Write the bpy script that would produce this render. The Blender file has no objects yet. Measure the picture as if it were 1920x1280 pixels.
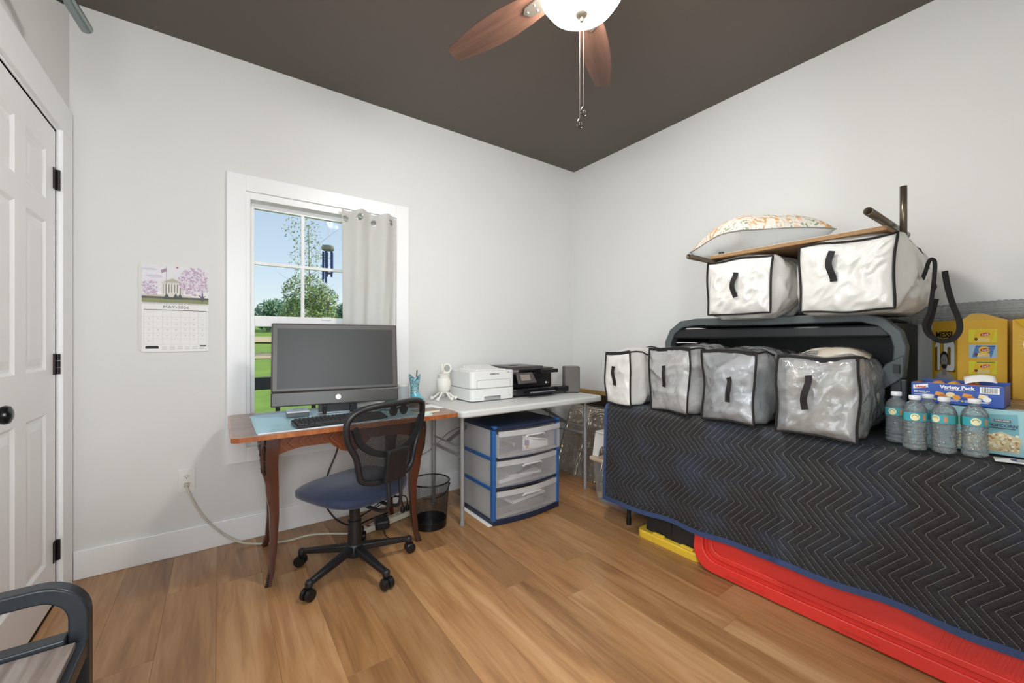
import bpy, bmesh, math, random
from math import sin, cos, pi, radians, sqrt
from mathutils import Vector, Matrix, noise

SC = bpy.context.scene
COL = SC.collection

def lin(h):
    h = h.lstrip('#')
    out = []
    for i in (0, 2, 4):
        c = int(h[i:i+2], 16) / 255
        out.append(c / 12.92 if c <= .04045 else ((c + .055) / 1.055) ** 2.4)
    return tuple(out)

# ------------------------------------------------------------------ camera, sky, lights, exposure
ROOM_L, ROOM_R, ROOM_B, ROOM_F, ROOM_H = -0.577, 2.731, 2.781, -0.72, 2.74
cam_d = bpy.data.cameras.new('camera')
cam_d.lens = 14.25
cam_d.sensor_width = 36
cam_d.clip_start = .02
cam_d.clip_end = 400
cam = bpy.data.objects.new('camera', cam_d)
cam.location = (0, 0, 1.133)
cam.rotation_euler = (radians(90), 0, radians(-35.8))
COL.objects.link(cam)
SC.camera = cam

world = bpy.data.worlds.new('sky')
SC.world = world
world.use_nodes = True
wn = world.node_tree
wn.nodes.clear()
sky = wn.nodes.new('ShaderNodeTexSky')
sky.sky_type = 'NISHITA'
sky.sun_disc = False
sky.sun_elevation = radians(42)
sky.sun_rotation = radians(97)
sky.air_density = 1.0
sky.dust_density = .6
sky.ozone_density = 2.0
bg = wn.nodes.new('ShaderNodeBackground')
bg.inputs[1].default_value = 1.1
wo = wn.nodes.new('ShaderNodeOutputWorld')
sk1 = wn.nodes.new('ShaderNodeVectorMath')
sk1.operation = 'SCALE'
sk1.inputs['Scale'].default_value = .125
sk2 = wn.nodes.new('ShaderNodeGamma')
sk2.inputs[1].default_value = .5
wn.links.new(sky.outputs[0], sk1.inputs[0])
wn.links.new(sk1.outputs[0], sk2.inputs[0])
wn.links.new(sk2.outputs[0], bg.inputs[0])
wn.links.new(bg.outputs[0], wo.inputs[0])

def light(name, kind, loc, direction, energy, color=(1, 1, 1), **kw):
    d = bpy.data.lights.new(name, kind)
    d.energy = energy
    d.color = color
    for k, v in kw.items():
        setattr(d, k, v)
    o = bpy.data.objects.new(name, d)
    o.location = loc
    o.rotation_euler = Vector(direction).to_track_quat('-Z', 'Y').to_euler()
    COL.objects.link(o)
    return o

light('sun', 'SUN', (8, 6, 12), (-.85, -.06, -.62), 3.2, (1, .95, .86), angle=.01)
# added fill to even out the walls, set in an invented left-wall window
light('side_fill_light', 'AREA', (ROOM_L - .10, .55, 1.5), (1, 0, -.03), 30, (.93, .97, 1), shape='RECTANGLE', size=1.4, size_y=1.4)
# added fill from behind the camera, set in an invented rear window
light('rear_fill_light', 'AREA', (-.2, ROOM_F - .10, 1.5), (0, 1, -.03), 55, (.95, .975, 1), shape='RECTANGLE', size=.66, size_y=1.4)
pt = light('window_portal', 'AREA', (.56, ROOM_B + .13, 1.27), (0, -1, 0), 1, shape='RECTANGLE', size=.9, size_y=1.5)
pt.data.cycles.is_portal = True

SC.view_settings.view_transform = 'Standard'
SC.view_settings.look = 'None'
SC.view_settings.exposure = 0.07
SC.view_settings.gamma = 1.0
SC.view_settings.use_curve_mapping = False
SC.cycles.max_bounces = 8
SC.cycles.diffuse_bounces = 4
SC.cycles.glossy_bounces = 3
SC.cycles.transmission_bounces = 4
SC.cycles.transparent_max_bounces = 10
SC.cycles.caustics_reflective = False
SC.cycles.caustics_refractive = False

# ------------------------------------------------------------------ materials
MATS = {}

def new_mat(name):
    m = bpy.data.materials.new(name)
    m.use_nodes = True
    nt = m.node_tree
    b = nt.nodes['Principled BSDF']
    MATS[name] = m
    return m, nt, b

def N(nt, t, **kw):
    n = nt.nodes.new(t)
    for k, v in kw.items():
        if k.startswith('i_'):
            n.inputs[int(k[2:])].default_value = v
        else:
            setattr(n, k, v)
    return n

def coords(nt, scale=(1, 1, 1), space='Object'):
    tc = N(nt, 'ShaderNodeTexCoord')
    mp = N(nt, 'ShaderNodeMapping')
    mp.inputs['Scale'].default_value = scale
    nt.links.new(tc.outputs[space], mp.inputs[0])
    return mp.outputs[0]

def mixc(nt, fac, a, b):
    n = N(nt, 'ShaderNodeMix', data_type='RGBA')
    for sock, v in ((0, fac), (6, a), (7, b)):
        if hasattr(v, 'is_linked') or isinstance(v, bpy.types.NodeSocket):
            nt.links.new(v, n.inputs[sock])
        else:
            n.inputs[sock].default_value = v if sock == 0 else (*v[:3], 1)
    return n.outputs[2]

def ramp(nt, fac, stops):
    r = N(nt, 'ShaderNodeValToRGB')
    e = r.color_ramp.elements
    while len(e) > 1:
        e.remove(e[-1])
    e[0].position = stops[0][0]
    e[0].color = (*stops[0][1], 1)
    for p, c in stops[1:]:
        x = e.new(p)
        x.color = (*c, 1)
    nt.links.new(fac, r.inputs[0])
    return r.outputs[0]

def sc(c, k):
    return tuple(min(1, x * k) for x in c)

def mat(name, col='#888888', rough=.5, metal=0., var=.06, vs=9, bump=0., bs=80, spec=.5, coat=0., stretch=(1, 1, 1), sheen=0.):
    if name in MATS:
        return MATS[name]
    m, nt, b = new_mat(name)
    c = lin(col)
    v = coords(nt, stretch)
    nz = N(nt, 'ShaderNodeTexNoise')
    nz.inputs['Scale'].default_value = vs
    nz.inputs['Detail'].default_value = 4
    nt.links.new(v, nz.inputs['Vector'])
    nt.links.new(mixc(nt, nz.outputs[0], sc(c, 1 - var * 1.6), sc(c, 1 + var * 1.6)), b.inputs['Base Color'])
    b.inputs['Roughness'].default_value = rough
    b.inputs['Metallic'].default_value = metal
    b.inputs['Specular IOR Level'].default_value = spec
    b.inputs['Coat Weight'].default_value = coat
    b.inputs['Coat Roughness'].default_value = .12
    b.inputs['Sheen Weight'].default_value = sheen
    if bump:
        n2 = N(nt, 'ShaderNodeTexNoise')
        n2.inputs['Scale'].default_value = bs
        n2.inputs['Detail'].default_value = 3
        nt.links.new(v, n2.inputs['Vector'])
        bp = N(nt, 'ShaderNodeBump')
        bp.inputs['Strength'].default_value = bump
        bp.inputs['Distance'].default_value = .004
        nt.links.new(n2.outputs[0], bp.inputs['Height'])
        nt.links.new(bp.outputs[0], b.inputs['Normal'])
    return m

def wood(name, dark, mid, light_, rough=.4, scale=1., axis='y', rnd=0., coat=0., spec=.5, bump=.12, knots=False):
    """grain stretched along one axis; rnd = brightness spread between objects"""
    if name in MATS:
        return MATS[name]
    m, nt, b = new_mat(name)
    st = {'x': (1.6, 22, 22), 'y': (22, 1.6, 22), 'z': (22, 22, 1.6)}[axis]
    tc = N(nt, 'ShaderNodeTexCoord')
    oi = N(nt, 'ShaderNodeObjectInfo')
    off = N(nt, 'ShaderNodeVectorMath', operation='SCALE')
    off.inputs[0].default_value = (37., 53., 19.)
    nt.links.new(oi.outputs['Random'], off.inputs['Scale'])
    add = N(nt, 'ShaderNodeVectorMath', operation='ADD')
    nt.links.new(tc.outputs['Object'], add.inputs[0])
    nt.links.new(off.outputs[0], add.inputs[1])
    mp = N(nt, 'ShaderNodeMapping')
    mp.inputs['Scale'].default_value = tuple(s * scale for s in st)
    nt.links.new(add.outputs[0], mp.inputs[0])
    n1 = N(nt, 'ShaderNodeTexNoise')
    n1.inputs['Scale'].default_value = 1.0
    n1.inputs['Detail'].default_value = 7
    n1.inputs['Roughness'].default_value = .62
    n1.inputs['Distortion'].default_value = 1.1
    nt.links.new(mp.outputs[0], n1.inputs['Vector'])
    mp2 = N(nt, 'ShaderNodeMapping')
    mp2.inputs['Scale'].default_value = tuple((s * .22 + .4) * scale for s in st)
    nt.links.new(add.outputs[0], mp2.inputs[0])
    n2 = N(nt, 'ShaderNodeTexNoise')
    n2.inputs['Scale'].default_value = 1.0
    n2.inputs['Detail'].default_value = 3
    n2.inputs['Distortion'].default_value = .8
    nt.links.new(mp2.outputs[0], n2.inputs['Vector'])
    av = N(nt, 'ShaderNodeMath', operation='ADD')
    h1 = N(nt, 'ShaderNodeMath', operation='MULTIPLY', i_1=.45)
    h2 = N(nt, 'ShaderNodeMath', operation='MULTIPLY', i_1=.55)
    nt.links.new(n1.outputs[0], h1.inputs[0])
    nt.links.new(n2.outputs[0], h2.inputs[0])
    nt.links.new(h1.outputs[0], av.inputs[0])
    nt.links.new(h2.outputs[0], av.inputs[1])
    colr = ramp(nt, av.outputs[0], [(.30, lin(dark)), (.5, lin(mid)), (.68, lin(light_))])
    if rnd:
        mr = N(nt, 'ShaderNodeMapRange')
        mr.inputs['To Min'].default_value = 1 - rnd
        mr.inputs['To Max'].default_value = 1 + rnd
        nt.links.new(oi.outputs['Random'], mr.inputs[0])
        hs = N(nt, 'ShaderNodeHueSaturation')
        nt.links.new(mr.outputs[0], hs.inputs['Value'])
        nt.links.new(colr, hs.inputs['Color'])
        colr = hs.outputs[0]
    nt.links.new(colr, b.inputs['Base Color'])
    b.inputs['Roughness'].default_value = rough
    b.inputs['Coat Weight'].default_value = coat
    b.inputs['Coat Roughness'].default_value = .2
    b.inputs['Specular IOR Level'].default_value = spec
    if bump:
        bp = N(nt, 'ShaderNodeBump')
        bp.inputs['Strength'].default_value = bump
        bp.inputs['Distance'].default_value = .003
        nt.links.new(n1.outputs[0], bp.inputs['Height'])
        nt.links.new(bp.outputs[0], b.inputs['Normal'])
    return m

def clear(name, tint='#ffffff', transparency=.6, rough=.1, body='#ffffff', bump=0., bs=20, translucent=.5, spec=.5, gloss=0.):
    """thin clear or milky plastic / pane: part of the light passes straight through"""
    if name in MATS:
        return MATS[name]
    m, nt, b = new_mat(name)
    out = nt.nodes['Material Output']
    v = coords(nt)
    nz = N(nt, 'ShaderNodeTexNoise')
    nz.inputs['Scale'].default_value = bs
    nz.inputs['Detail'].default_value = 4
    nz.inputs['Distortion'].default_value = .6
    nt.links.new(v, nz.inputs['Vector'])
    bc = lin(body)
    nt.links.new(mixc(nt, nz.outputs[0], sc(bc, .93), sc(bc, 1.04)), b.inputs['Base Color'])
    b.inputs['Roughness'].default_value = rough
    b.inputs['Specular IOR Level'].default_value = spec
    if bump:
        bp = N(nt, 'ShaderNodeBump')
        bp.inputs['Strength'].default_value = bump
        bp.inputs['Distance'].default_value = .012
        nt.links.new(nz.outputs[0], bp.inputs['Height'])
        nt.links.new(bp.outputs[0], b.inputs['Normal'])
    tr = N(nt, 'ShaderNodeBsdfTransparent')
    tr.inputs[0].default_value = (*lin(tint), 1)
    surf = b.outputs[0]
    if translucent:
        tl = N(nt, 'ShaderNodeBsdfTranslucent')
        tl.inputs[0].default_value = (*bc, 1)
        mx0 = N(nt, 'ShaderNodeMixShader')
        mx0.inputs[0].default_value = translucent
        nt.links.new(b.outputs[0], mx0.inputs[1])
        nt.links.new(tl.outputs[0], mx0.inputs[2])
        surf = mx0.outputs[0]
    mx = N(nt, 'ShaderNodeMixShader')
    mx.inputs[0].default_value = transparency
    nt.links.new(surf, mx.inputs[1])
    nt.links.new(tr.outputs[0], mx.inputs[2])
    top = mx.outputs[0]
    if gloss:      # clear film: mirror-like sheen from its Fresnel reflection
        gl = N(nt, 'ShaderNodeBsdfGlossy')
        gl.inputs['Roughness'].default_value = rough
        fr = N(nt, 'ShaderNodeFresnel')
        fr.inputs[0].default_value = gloss
        if bump:
            nt.links.new(bp.outputs[0], gl.inputs['Normal'])
            nt.links.new(bp.outputs[0], fr.inputs['Normal'])
        m2 = N(nt, 'ShaderNodeMixShader')
        nt.links.new(fr.outputs[0], m2.inputs[0])
        nt.links.new(top, m2.inputs[1])
        nt.links.new(gl.outputs[0], m2.inputs[2])
        top = m2.outputs[0]
    nt.links.new(top, out.inputs[0])
    return m

def emit(name, col, strength):
    m, nt, b = new_mat(name)
    b.inputs['Base Color'].default_value = (*lin(col), 1)
    b.inputs['Emission Color'].default_value = (*lin(col), 1)
    b.inputs['Emission Strength'].default_value = strength
    return m

# ------------------------------------------------------------------ mesh builder
class MB:
    def __init__(self, xf=None):
        self.v, self.f, self.mi, self.m = [], [], [], 0
        self.xf = xf
        self.uv = None
    def add(self, vs, fs):
        o = len(self.v)
        for p in vs:
            p = Vector(p)
            self.v.append(self.xf @ p if self.xf else p)
        for q in fs:
            self.f.append([i + o for i in q])
            self.mi.append(self.m)
        return self
    def box(self, x0, x1, y0, y1, z0, z1):
        return self.add([(x, y, z) for z in (z0, z1) for y in (y0, y1) for x in (x0, x1)],
                        [(0, 2, 3, 1), (4, 5, 7, 6), (0, 1, 5, 4), (2, 6, 7, 3), (0, 4, 6, 2), (1, 3, 7, 5)])
    def cbox(self, c, s, rz=0, rx=0, ry=0):
        old = self.xf
        t = Matrix.Translation(c) @ Matrix.Rotation(rz, 4, 'Z') @ Matrix.Rotation(ry, 4, 'Y') @ Matrix.Rotation(rx, 4, 'X')
        self.xf = (old @ t) if old else t
        self.box(-s[0] / 2, s[0] / 2, -s[1] / 2, s[1] / 2, -s[2] / 2, s[2] / 2)
        self.xf = old
        return self
    def frames(self, pts, closed=False, up=None):
        pts = [Vector(p) for p in pts]
        n = len(pts)
        T = []
        for i in range(n):
            a = pts[(i - 1) % n] if closed or i > 0 else pts[i]
            b = pts[(i + 1) % n] if closed or i < n - 1 else pts[i]
            d = (b - a)
            T.append(d.normalized() if d.length > 1e-9 else Vector((0, 0, 1)))
        u = Vector(up) if up else (Vector((0, 0, 1)) if abs(T[0].z) < .9 else Vector((1, 0, 0)))
        out = []
        for i in range(n):
            if up:
                u = Vector(up)
            u = u - T[i] * u.dot(T[i])
            if u.length < 1e-6:
                u = Vector((1, 0, 0)) - T[i] * T[i].x
            u.normalize()
            out.append((pts[i], u.copy(), T[i].cross(u)))
        return out
    def sweep(self, pts, prof, closed=False, caps=True, up=None, scale=None):
        fr = self.frames(pts, closed, up)
        k = len(prof)
        vs, fs = [], []
        for i, (p, u, w) in enumerate(fr):
            s = scale[i] if scale else 1.
            vs += [p + u * a * s + w * b * s for a, b in prof]
        n = len(fr)
        for i in range(n if closed else n - 1):
            j = (i + 1) % n
            for a in range(k):
                b = (a + 1) % k
                fs.append((i * k + a, i * k + b, j * k + b, j * k + a))
        if caps and not closed:
            fs.append(tuple(reversed(range(k))))
            fs.append(tuple(range((n - 1) * k, n * k)))
        return self.add(vs, fs)
    def tube(self, pts, r, n=8, closed=False, caps=True, scale=None):
        return self.sweep(pts, [(r * cos(2 * pi * i / n), r * sin(2 * pi * i / n)) for i in range(n)], closed, caps, None, scale)
    def bar(self, pts, w, h, closed=False, up=(0, 0, 1), caps=True):
        return self.sweep(pts, [(-h / 2, -w / 2), (h / 2, -w / 2), (h / 2, w / 2), (-h / 2, w / 2)], closed, caps, up)
    def cyl(self, p0, p1, r0, r1=None, n=20):
        r1 = r0 if r1 is None else r1
        return self.sweep([p0, p1], [(r0 * cos(2 * pi * i / n), r0 * sin(2 * pi * i / n)) for i in range(n)], scale=[1, r1 / r0])
    def lathe(self, prof, n=24, c=(0, 0, 0), axis='z'):
        vs, fs = [], []
        for r, z in prof:
            for i in range(n):
                a = 2 * pi * i / n
                p = (r * cos(a), r * sin(a), z)
                if axis == 'x':
                    p = (p[2], p[0], p[1])
                elif axis == 'y':
                    p = (p[0], p[2], p[1])
                vs.append((p[0] + c[0], p[1] + c[1], p[2] + c[2]))
        m = len(prof)
        for j in range(m - 1):
            for i in range(n):
                k = (i + 1) % n
                q = (j * n + i, j * n + k, (j + 1) * n + k, (j + 1) * n + i)
                fs.append(q if axis != 'y' else q[::-1])
        if prof[0][0] > 1e-5:
            fs.append(tuple(reversed(range(n))) if axis != 'y' else tuple(range(n)))
        if prof[-1][0] > 1e-5:
            q = tuple(range((m - 1) * n, m * n))
            fs.append(q if axis != 'y' else q[::-1])
        return self.add(vs, fs)
    def ball(self, c, r, n=16, k=10):
        if not hasattr(r, '__len__'):
            r = (r, r, r)
        vs, fs = [], []
        for j in range(k + 1):
            t = pi * j / k
            for i in range(n):
                a = 2 * pi * i / n
                vs.append((c[0] + r[0] * sin(t) * cos(a), c[1] + r[1] * sin(t) * sin(a), c[2] - r[2] * cos(t)))
        for j in range(k):
            for i in range(n):
                q = (i + 1) % n
                fs.append((j * n + i, j * n + q, (j + 1) * n + q, (j + 1) * n + i))
        return self.add(vs, fs)
    def prism(self, poly, z0, z1, fn=None):
        """polygon (x,y) extruded z0..z1; fn maps (x,y,z) to a point"""
        fn = fn or (lambda x, y, z: (x, y, z))
        n = len(poly)
        vs = [fn(x, y, z0) for x, y in poly] + [fn(x, y, z1) for x, y in poly]
        fs = [tuple(reversed(range(n))), tuple(range(n, 2 * n))]
        fs += [(i, (i + 1) % n, n + (i + 1) % n, n + i) for i in range(n)]
        return self.add(vs, fs)
    def grid(self, fn, nu, nv, cu=False):
        vs = [fn(i / nu, j / nv) for j in range(nv + 1) for i in range(nu + (0 if cu else 1))]
        w = nu if cu else nu + 1
        fs = []
        for j in range(nv):
            for i in range(nu):
                k = (i + 1) % w
                fs.append((j * w + i, j * w + k, (j + 1) * w + k, (j + 1) * w + i))
        return self.add(vs, fs)
    def build(self, name, mats, parent=None, smooth=True, bevel=0., seg=2, label=None, cat=None, group=None, kind=None, loc=None, rotz=0, angle=.7, fix=False):
        me = bpy.data.meshes.new(name)
        me.from_pydata([tuple(p) for p in self.v], [], self.f)
        if fix:
            b = bmesh.new()
            b.from_mesh(me)
            bmesh.ops.recalc_face_normals(b, faces=b.faces)
            b.to_mesh(me)
            b.free()
        if not isinstance(mats, (list, tuple)):
            mats = [mats]
        for m in mats:
            me.materials.append(m)
        me.polygons.foreach_set('material_index', self.mi)
        if self.uv:
            ul = me.uv_layers.new(name='UVMap')
            for p in me.polygons:
                for li in p.loop_indices:
                    ul.data[li].uv = self.uv[me.loops[li].vertex_index]
        if smooth:
            me.shade_smooth()
            me.set_sharp_from_angle(angle=angle)
        me.validate()
        o = bpy.data.objects.new(name, me)
        COL.objects.link(o)
        if parent:
            o.parent = parent
        if loc:
            o.location = loc
        if rotz:
            o.rotation_euler.z = rotz
        if bevel:
            bv = o.modifiers.new('bevel', 'BEVEL')
            bv.width = bevel
            bv.segments = seg
            bv.limit_method = 'ANGLE'
            bv.angle_limit = radians(40)
            bv.use_clamp_overlap = True
        tag(o, label, cat, group, kind)
        return o

def tag(o, label=None, cat=None, group=None, kind=None):
    if label: o['label'] = label
    if cat: o['category'] = cat
    if group: o['group'] = group
    if kind: o['kind'] = kind
    return o

def thing(name, label, cat, loc=(0, 0, 0), rotz=0, group=None, kind=None):
    o = bpy.data.objects.new(name, None)
    o.empty_display_size = .05
    COL.objects.link(o)
    o.location = loc
    o.rotation_euler.z = rotz
    return tag(o, label, cat, group, kind)

def clone(o, parent=None, loc=None, rotz=None):
    c = o.copy()
    COL.objects.link(c)
    if parent is not None: c.parent = parent
    if loc is not None: c.location = loc
    if rotz is not None: c.rotation_euler.z = rotz
    for ch in [x for x in bpy.data.objects if x.parent == o]:
        clone(ch, c)
    return c

def text(s, size, frame, x, y, m, parent, lift=.0008, align='CENTER', bold=0., sx=1., shear=0., name='lettering'):
    """flat printed lettering on a face; frame = matrix whose x/y span the face and z points out of it"""
    cu = bpy.data.curves.new(name, 'FONT')
    cu.body = s
    cu.size = size
    cu.align_x = align
    cu.align_y = 'CENTER'
    cu.extrude = .0002
    cu.offset = bold
    cu.shear = shear
    cu.resolution_u = 3
    cu.materials.append(m)
    o = bpy.data.objects.new(name, cu)
    COL.objects.link(o)
    me = bpy.data.meshes.new_from_object(o)
    bpy.data.objects.remove(o)
    bpy.data.curves.remove(cu)
    o = bpy.data.objects.new(name, me)
    COL.objects.link(o)
    o.parent = parent
    o.matrix_local = frame @ Matrix.Translation((x, y, lift)) @ Matrix.Diagonal((sx, 1, 1, 1))
    return o

def face_frame(origin, xdir, ydir):
    x = Vector(xdir).normalized()
    y = Vector(ydir).normalized()
    z = x.cross(y)
    return Matrix(((x.x, y.x, z.x, origin[0]), (x.y, y.y, z.y, origin[1]), (x.z, y.z, z.z, origin[2]), (0, 0, 0, 1)))

class Print(MB):
    """flat print: coloured shapes on thin layers over a face"""
    def __init__(self, frame):
        super().__init__(frame)
        self.layer = 0
        self.mats = []
    def col(self, m):
        if m not in self.mats:
            self.mats.append(m)
        self.m = self.mats.index(m)
        return self
    def poly(self, pts, up=None):
        self.layer += 1
        z = .0003 + .00001 * self.layer if up is None else up
        return self.prism(pts, z - .0002, z)
    def rect(self, x0, x1, y0, y1):
        return self.poly([(x0, y0), (x1, y0), (x1, y1), (x0, y1)])
    def disc(self, x, y, rx, ry=None, n=20, rot=0):
        ry = ry or rx
        return self.poly([(x + rx * cos(2 * pi * i / n) * cos(rot) - ry * sin(2 * pi * i / n) * sin(rot), y + rx * cos(2 * pi * i / n) * sin(rot) + ry * sin(2 * pi * i / n) * cos(rot)) for i in range(n)])
    def done(self, name, parent, **kw):
        return self.build(name, self.mats, parent, smooth=False, **kw)

def flat(name, col, rough=.5, **kw):
    return mat(name, col, rough, var=kw.pop('var', .03), **kw)

def rrect(x0, x1, y0, y1, r, n=5):
    pts = []
    for cx, cy, a0 in ((x1 - r, y1 - r, 0), (x0 + r, y1 - r, 90), (x0 + r, y0 + r, 180), (x1 - r, y0 + r, 270)):
        for i in range(n + 1):
            a = radians(a0 + 90 * i / n)
            pts.append((cx + r * cos(a), cy + r * sin(a)))
    return pts

def smooth_path(pts, n=8, closed=False):
    P = [Vector(p) for p in pts]
    out = []
    m = len(P)
    for i in range(m if closed else m - 1):
        if closed:
            p0, p1, p2, p3 = P[(i - 1) % m], P[i], P[(i + 1) % m], P[(i + 2) % m]
        else:
            p0, p1, p2, p3 = P[max(i - 1, 0)], P[i], P[i + 1], P[min(i + 2, m - 1)]
        for k in range(n):
            t = k / n
            out.append(.5 * ((2 * p1) + (p2 - p0) * t + (2 * p0 - 5 * p1 + 4 * p2 - p3) * t * t + (3 * p1 - p0 - 3 * p2 + p3) * t ** 3))
    if not closed:
        out.append(P[-1])
    return out

# common materials
WALL = mat('wall_paint', '#e2e2e0', .62, var=.012, vs=3, bump=.06, bs=240, spec=.25)
TRIM = mat('white_trim_paint', '#f4f5f6', .32, var=.01, bump=.02, bs=60)
CEIL = mat('dark_ceiling_paint', '#574d45', .42, var=.02, vs=2, bump=.05, bs=200, spec=.45)
BLACK = mat('black_plastic', '#1c1b1d', .38, var=.08)
DBLACK = mat('deep_black', '#0d0d0f', .45, var=.08)
WHITEP = mat('white_plastic', '#eceae6', .35, var=.02)
STEEL = mat('grey_steel', '#a5a7a9', .35, metal=.6, var=.05)
CHROME = mat('chrome', '#d0d0d0', .12, metal=1., var=.02)
PAPER = mat('paper', '#f1f0ee', .7, var=.02)
INK = mat('ink_black', '#1d1c1e', .6, var=.03)
WHITE_INK = mat('ink_white', '#f4f4f2', .5, var=.01)
# ================================================================== THE SETTING
L_, R_, B_, F_, H_ = ROOM_L, ROOM_R, ROOM_B, ROOM_F, ROOM_H
T = .12
# floor: every plank its own piece
sub = MB().box(L_ - T, R_ + T, F_ - T, B_ + T, -.09, -.012)
floor = sub.build('floor', mat('subfloor', '#3a2a1c', .8), kind='structure', smooth=False)
OAK = wood('oak_plank', '#7c5331', '#ab7e52', '#c59c70', rough=.29, scale=1.3, axis='y', rnd=.2, spec=.5, bump=.10)
rng = random.Random(11)
mesh_by_len = {}
x = -.551 - .18
k = 0
while x < R_:
    y = F_ - rng.uniform(.1, 1.1)
    while y < B_:
        y2 = y + 1.22
        a, b = max(y, F_), min(y2, B_)
        xa, xb = max(x, L_), min(x + .18, R_)
        if b - a > .02 and xb - xa > .01:
            g = .0002
            m = MB().box(-(xb - xa) / 2 + g, (xb - xa) / 2 - g, -(b - a) / 2 + g, (b - a) / 2 - g, -.012, 0)
            o = m.build('plank', OAK, floor, smooth=False, bevel=.0005, seg=1, loc=((xa + xb) / 2, (a + b) / 2, 0))
        y = y2
    x += .18

# ceiling and walls
MB().box(L_ - T, R_ + T, F_ - T, B_ + T, H_, H_ + .1).build('ceiling', CEIL, kind='structure', smooth=False)
WX0, WX1, WZ0, WZ1 = .122, 1.0, .53, 1.995          # window opening
w = MB()
w.box(L_ - T, WX0, B_, B_ + T, 0, H_).box(WX1, R_ + T, B_, B_ + T, 0, H_).box(WX0, WX1, B_, B_ + T, 0, WZ0).box(WX0, WX1, B_, B_ + T, WZ1, H_)
w.build('wall_back', WALL, kind='structure', smooth=False)
MB().box(R_, R_ + T, F_, B_, 0, H_).build('wall_right', WALL, kind='structure', smooth=False)
DY0, DY1, DZ = 1.825, 2.592, 2.05                    # door opening
SY0, SY1, SZ0, SZ1 = -.15, 1.25, .80, 2.20            # opening of the added side window, unseen, for the fill light
w = MB()
w.box(L_ - T, L_, DY1, B_, 0, H_).box(L_ - T, L_, SY1, DY0, 0, H_).box(L_ - T, L_, DY0, DY1, DZ, H_).box(L_ - T, L_, F_, SY0, 0, H_)
w.box(L_ - T, L_, SY0, SY1, 0, SZ0).box(L_ - T, L_, SY0, SY1, SZ1, H_)
w.box(L_ - T - .02, L_ - T, DY0 - .1, DY1 + .1, 0, DZ + .1)
w.build('wall_left', WALL, kind='structure', smooth=False)
RX0, RX1 = -.53, .13                                   # opening of the added rear window, unseen, for the fill light
w = MB()
w.box(L_ - T, RX0, F_ - T, F_, 0, H_).box(RX1, R_ + T, F_ - T, F_, 0, H_).box(RX0, RX1, F_ - T, F_, 0, SZ0).box(RX0, RX1, F_ - T, F_, SZ1, H_)
w.build('wall_front', WALL, kind='structure', smooth=False)

# baseboards
def baseboard(name, x0, x1, y0, y1):
    MB().box(x0, x1, y0, y1, 0, .137).build(name, TRIM, kind='structure', smooth=False, bevel=.003)
baseboard('baseboard_back', L_ + .015, R_, B_ - .015, B_)
baseboard('baseboard_right', R_ - .015, R_, F_, B_ - .015)
baseboard('baseboard_left', L_, L_ + .014, F_, DY0 - .15)
baseboard('baseboard_front', L_ + .015, R_ - .015, F_, F_ + .015)

# ---- door: six raised panels, black hinges and knob
dm = MB()
fx = L_ - .002                       # front face of the slab
th = .035
W = DY1 - DY0 - .008
y0d, y1d = DY0 + .004, DY1 - .004
cols = [(y0d + .115, y0d + W / 2 - .05), (y0d + W / 2 + .05, y1d - .115)]
rows = [(.21, .835), (1.015, 1.63), (1.72, 1.925)]
ybr = [y0d, cols[0][0], cols[0][1], cols[1][0], cols[1][1], y1d]
zbr = [.012, .21, .835, 1.015, 1.63, 1.72, 1.925, DZ - .006]
for i in range(5):
    for j in range(7):
        if i in (1, 3) and j in (1, 3, 5):
            continue
        dm.box(fx - th, fx, ybr[i], ybr[i + 1], zbr[j], zbr[j + 1])
door = dm.build('door_1', TRIM, kind='structure', smooth=False)
door['label'] = 'white six-panel door with black hinges and knob'
for (ya, yb) in cols:
    for (za, zb) in rows:
        p = MB()
        # moulding slope, flat recess, raised field
        steps = [(0, 0), (.012, -.009), (.022, -.009), (.05, -.003)]
        vs, fs = [], []
        for d, h in steps:
            vs += [(fx + h, ya + d, za + d), (fx + h, yb - d, za + d), (fx + h, yb - d, zb - d), (fx + h, ya + d, zb - d)]
        for s in range(3):
            for e in range(4):
                a, b = s * 4 + e, s * 4 + (e + 1) % 4
                fs.append((a, b, b + 4, a + 4))
        fs.append((12, 13, 14, 15))
        p.add(vs, fs)
        p.box(fx - th, fx - .012, ya, yb, za, zb)
        p.build('panel', TRIM, door, smooth=False)
HINGE = mat('black_hinge', '#211d1c', .35, metal=.5)
for z in (1.835, 1.035, .227):
    h = MB().box(fx, fx + .004, DY1 - .036, DY1 - .004, z - .045, z + .045)
    h.box(fx, fx + .004, DY1 + .002, DY1 + .022, z - .045, z + .045)
    for q in range(3):
        h.cyl((fx + .008, DY1 - .002, z - .045 + q * .03 + .001), (fx + .008, DY1 - .002, z - .045 + q * .03 + .029), .007, n=10)
    h.build('hinge', HINGE, door, label='black door hinge')
kn = MB()
kn.lathe([(.0, 0), (.033, 0), (.033, .006), (.026, .009), (.012, .011), (.011, .032), (.018, .036), (.027, .045), (.029, .053), (.026, .062), (.015, .067), (0, .068)], 24, (fx, 1.893, .91), 'x')
kn.build('knob', mat('black_nickel', '#2b2a2b', .22, metal=.8), door, label='round black knob')
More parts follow.
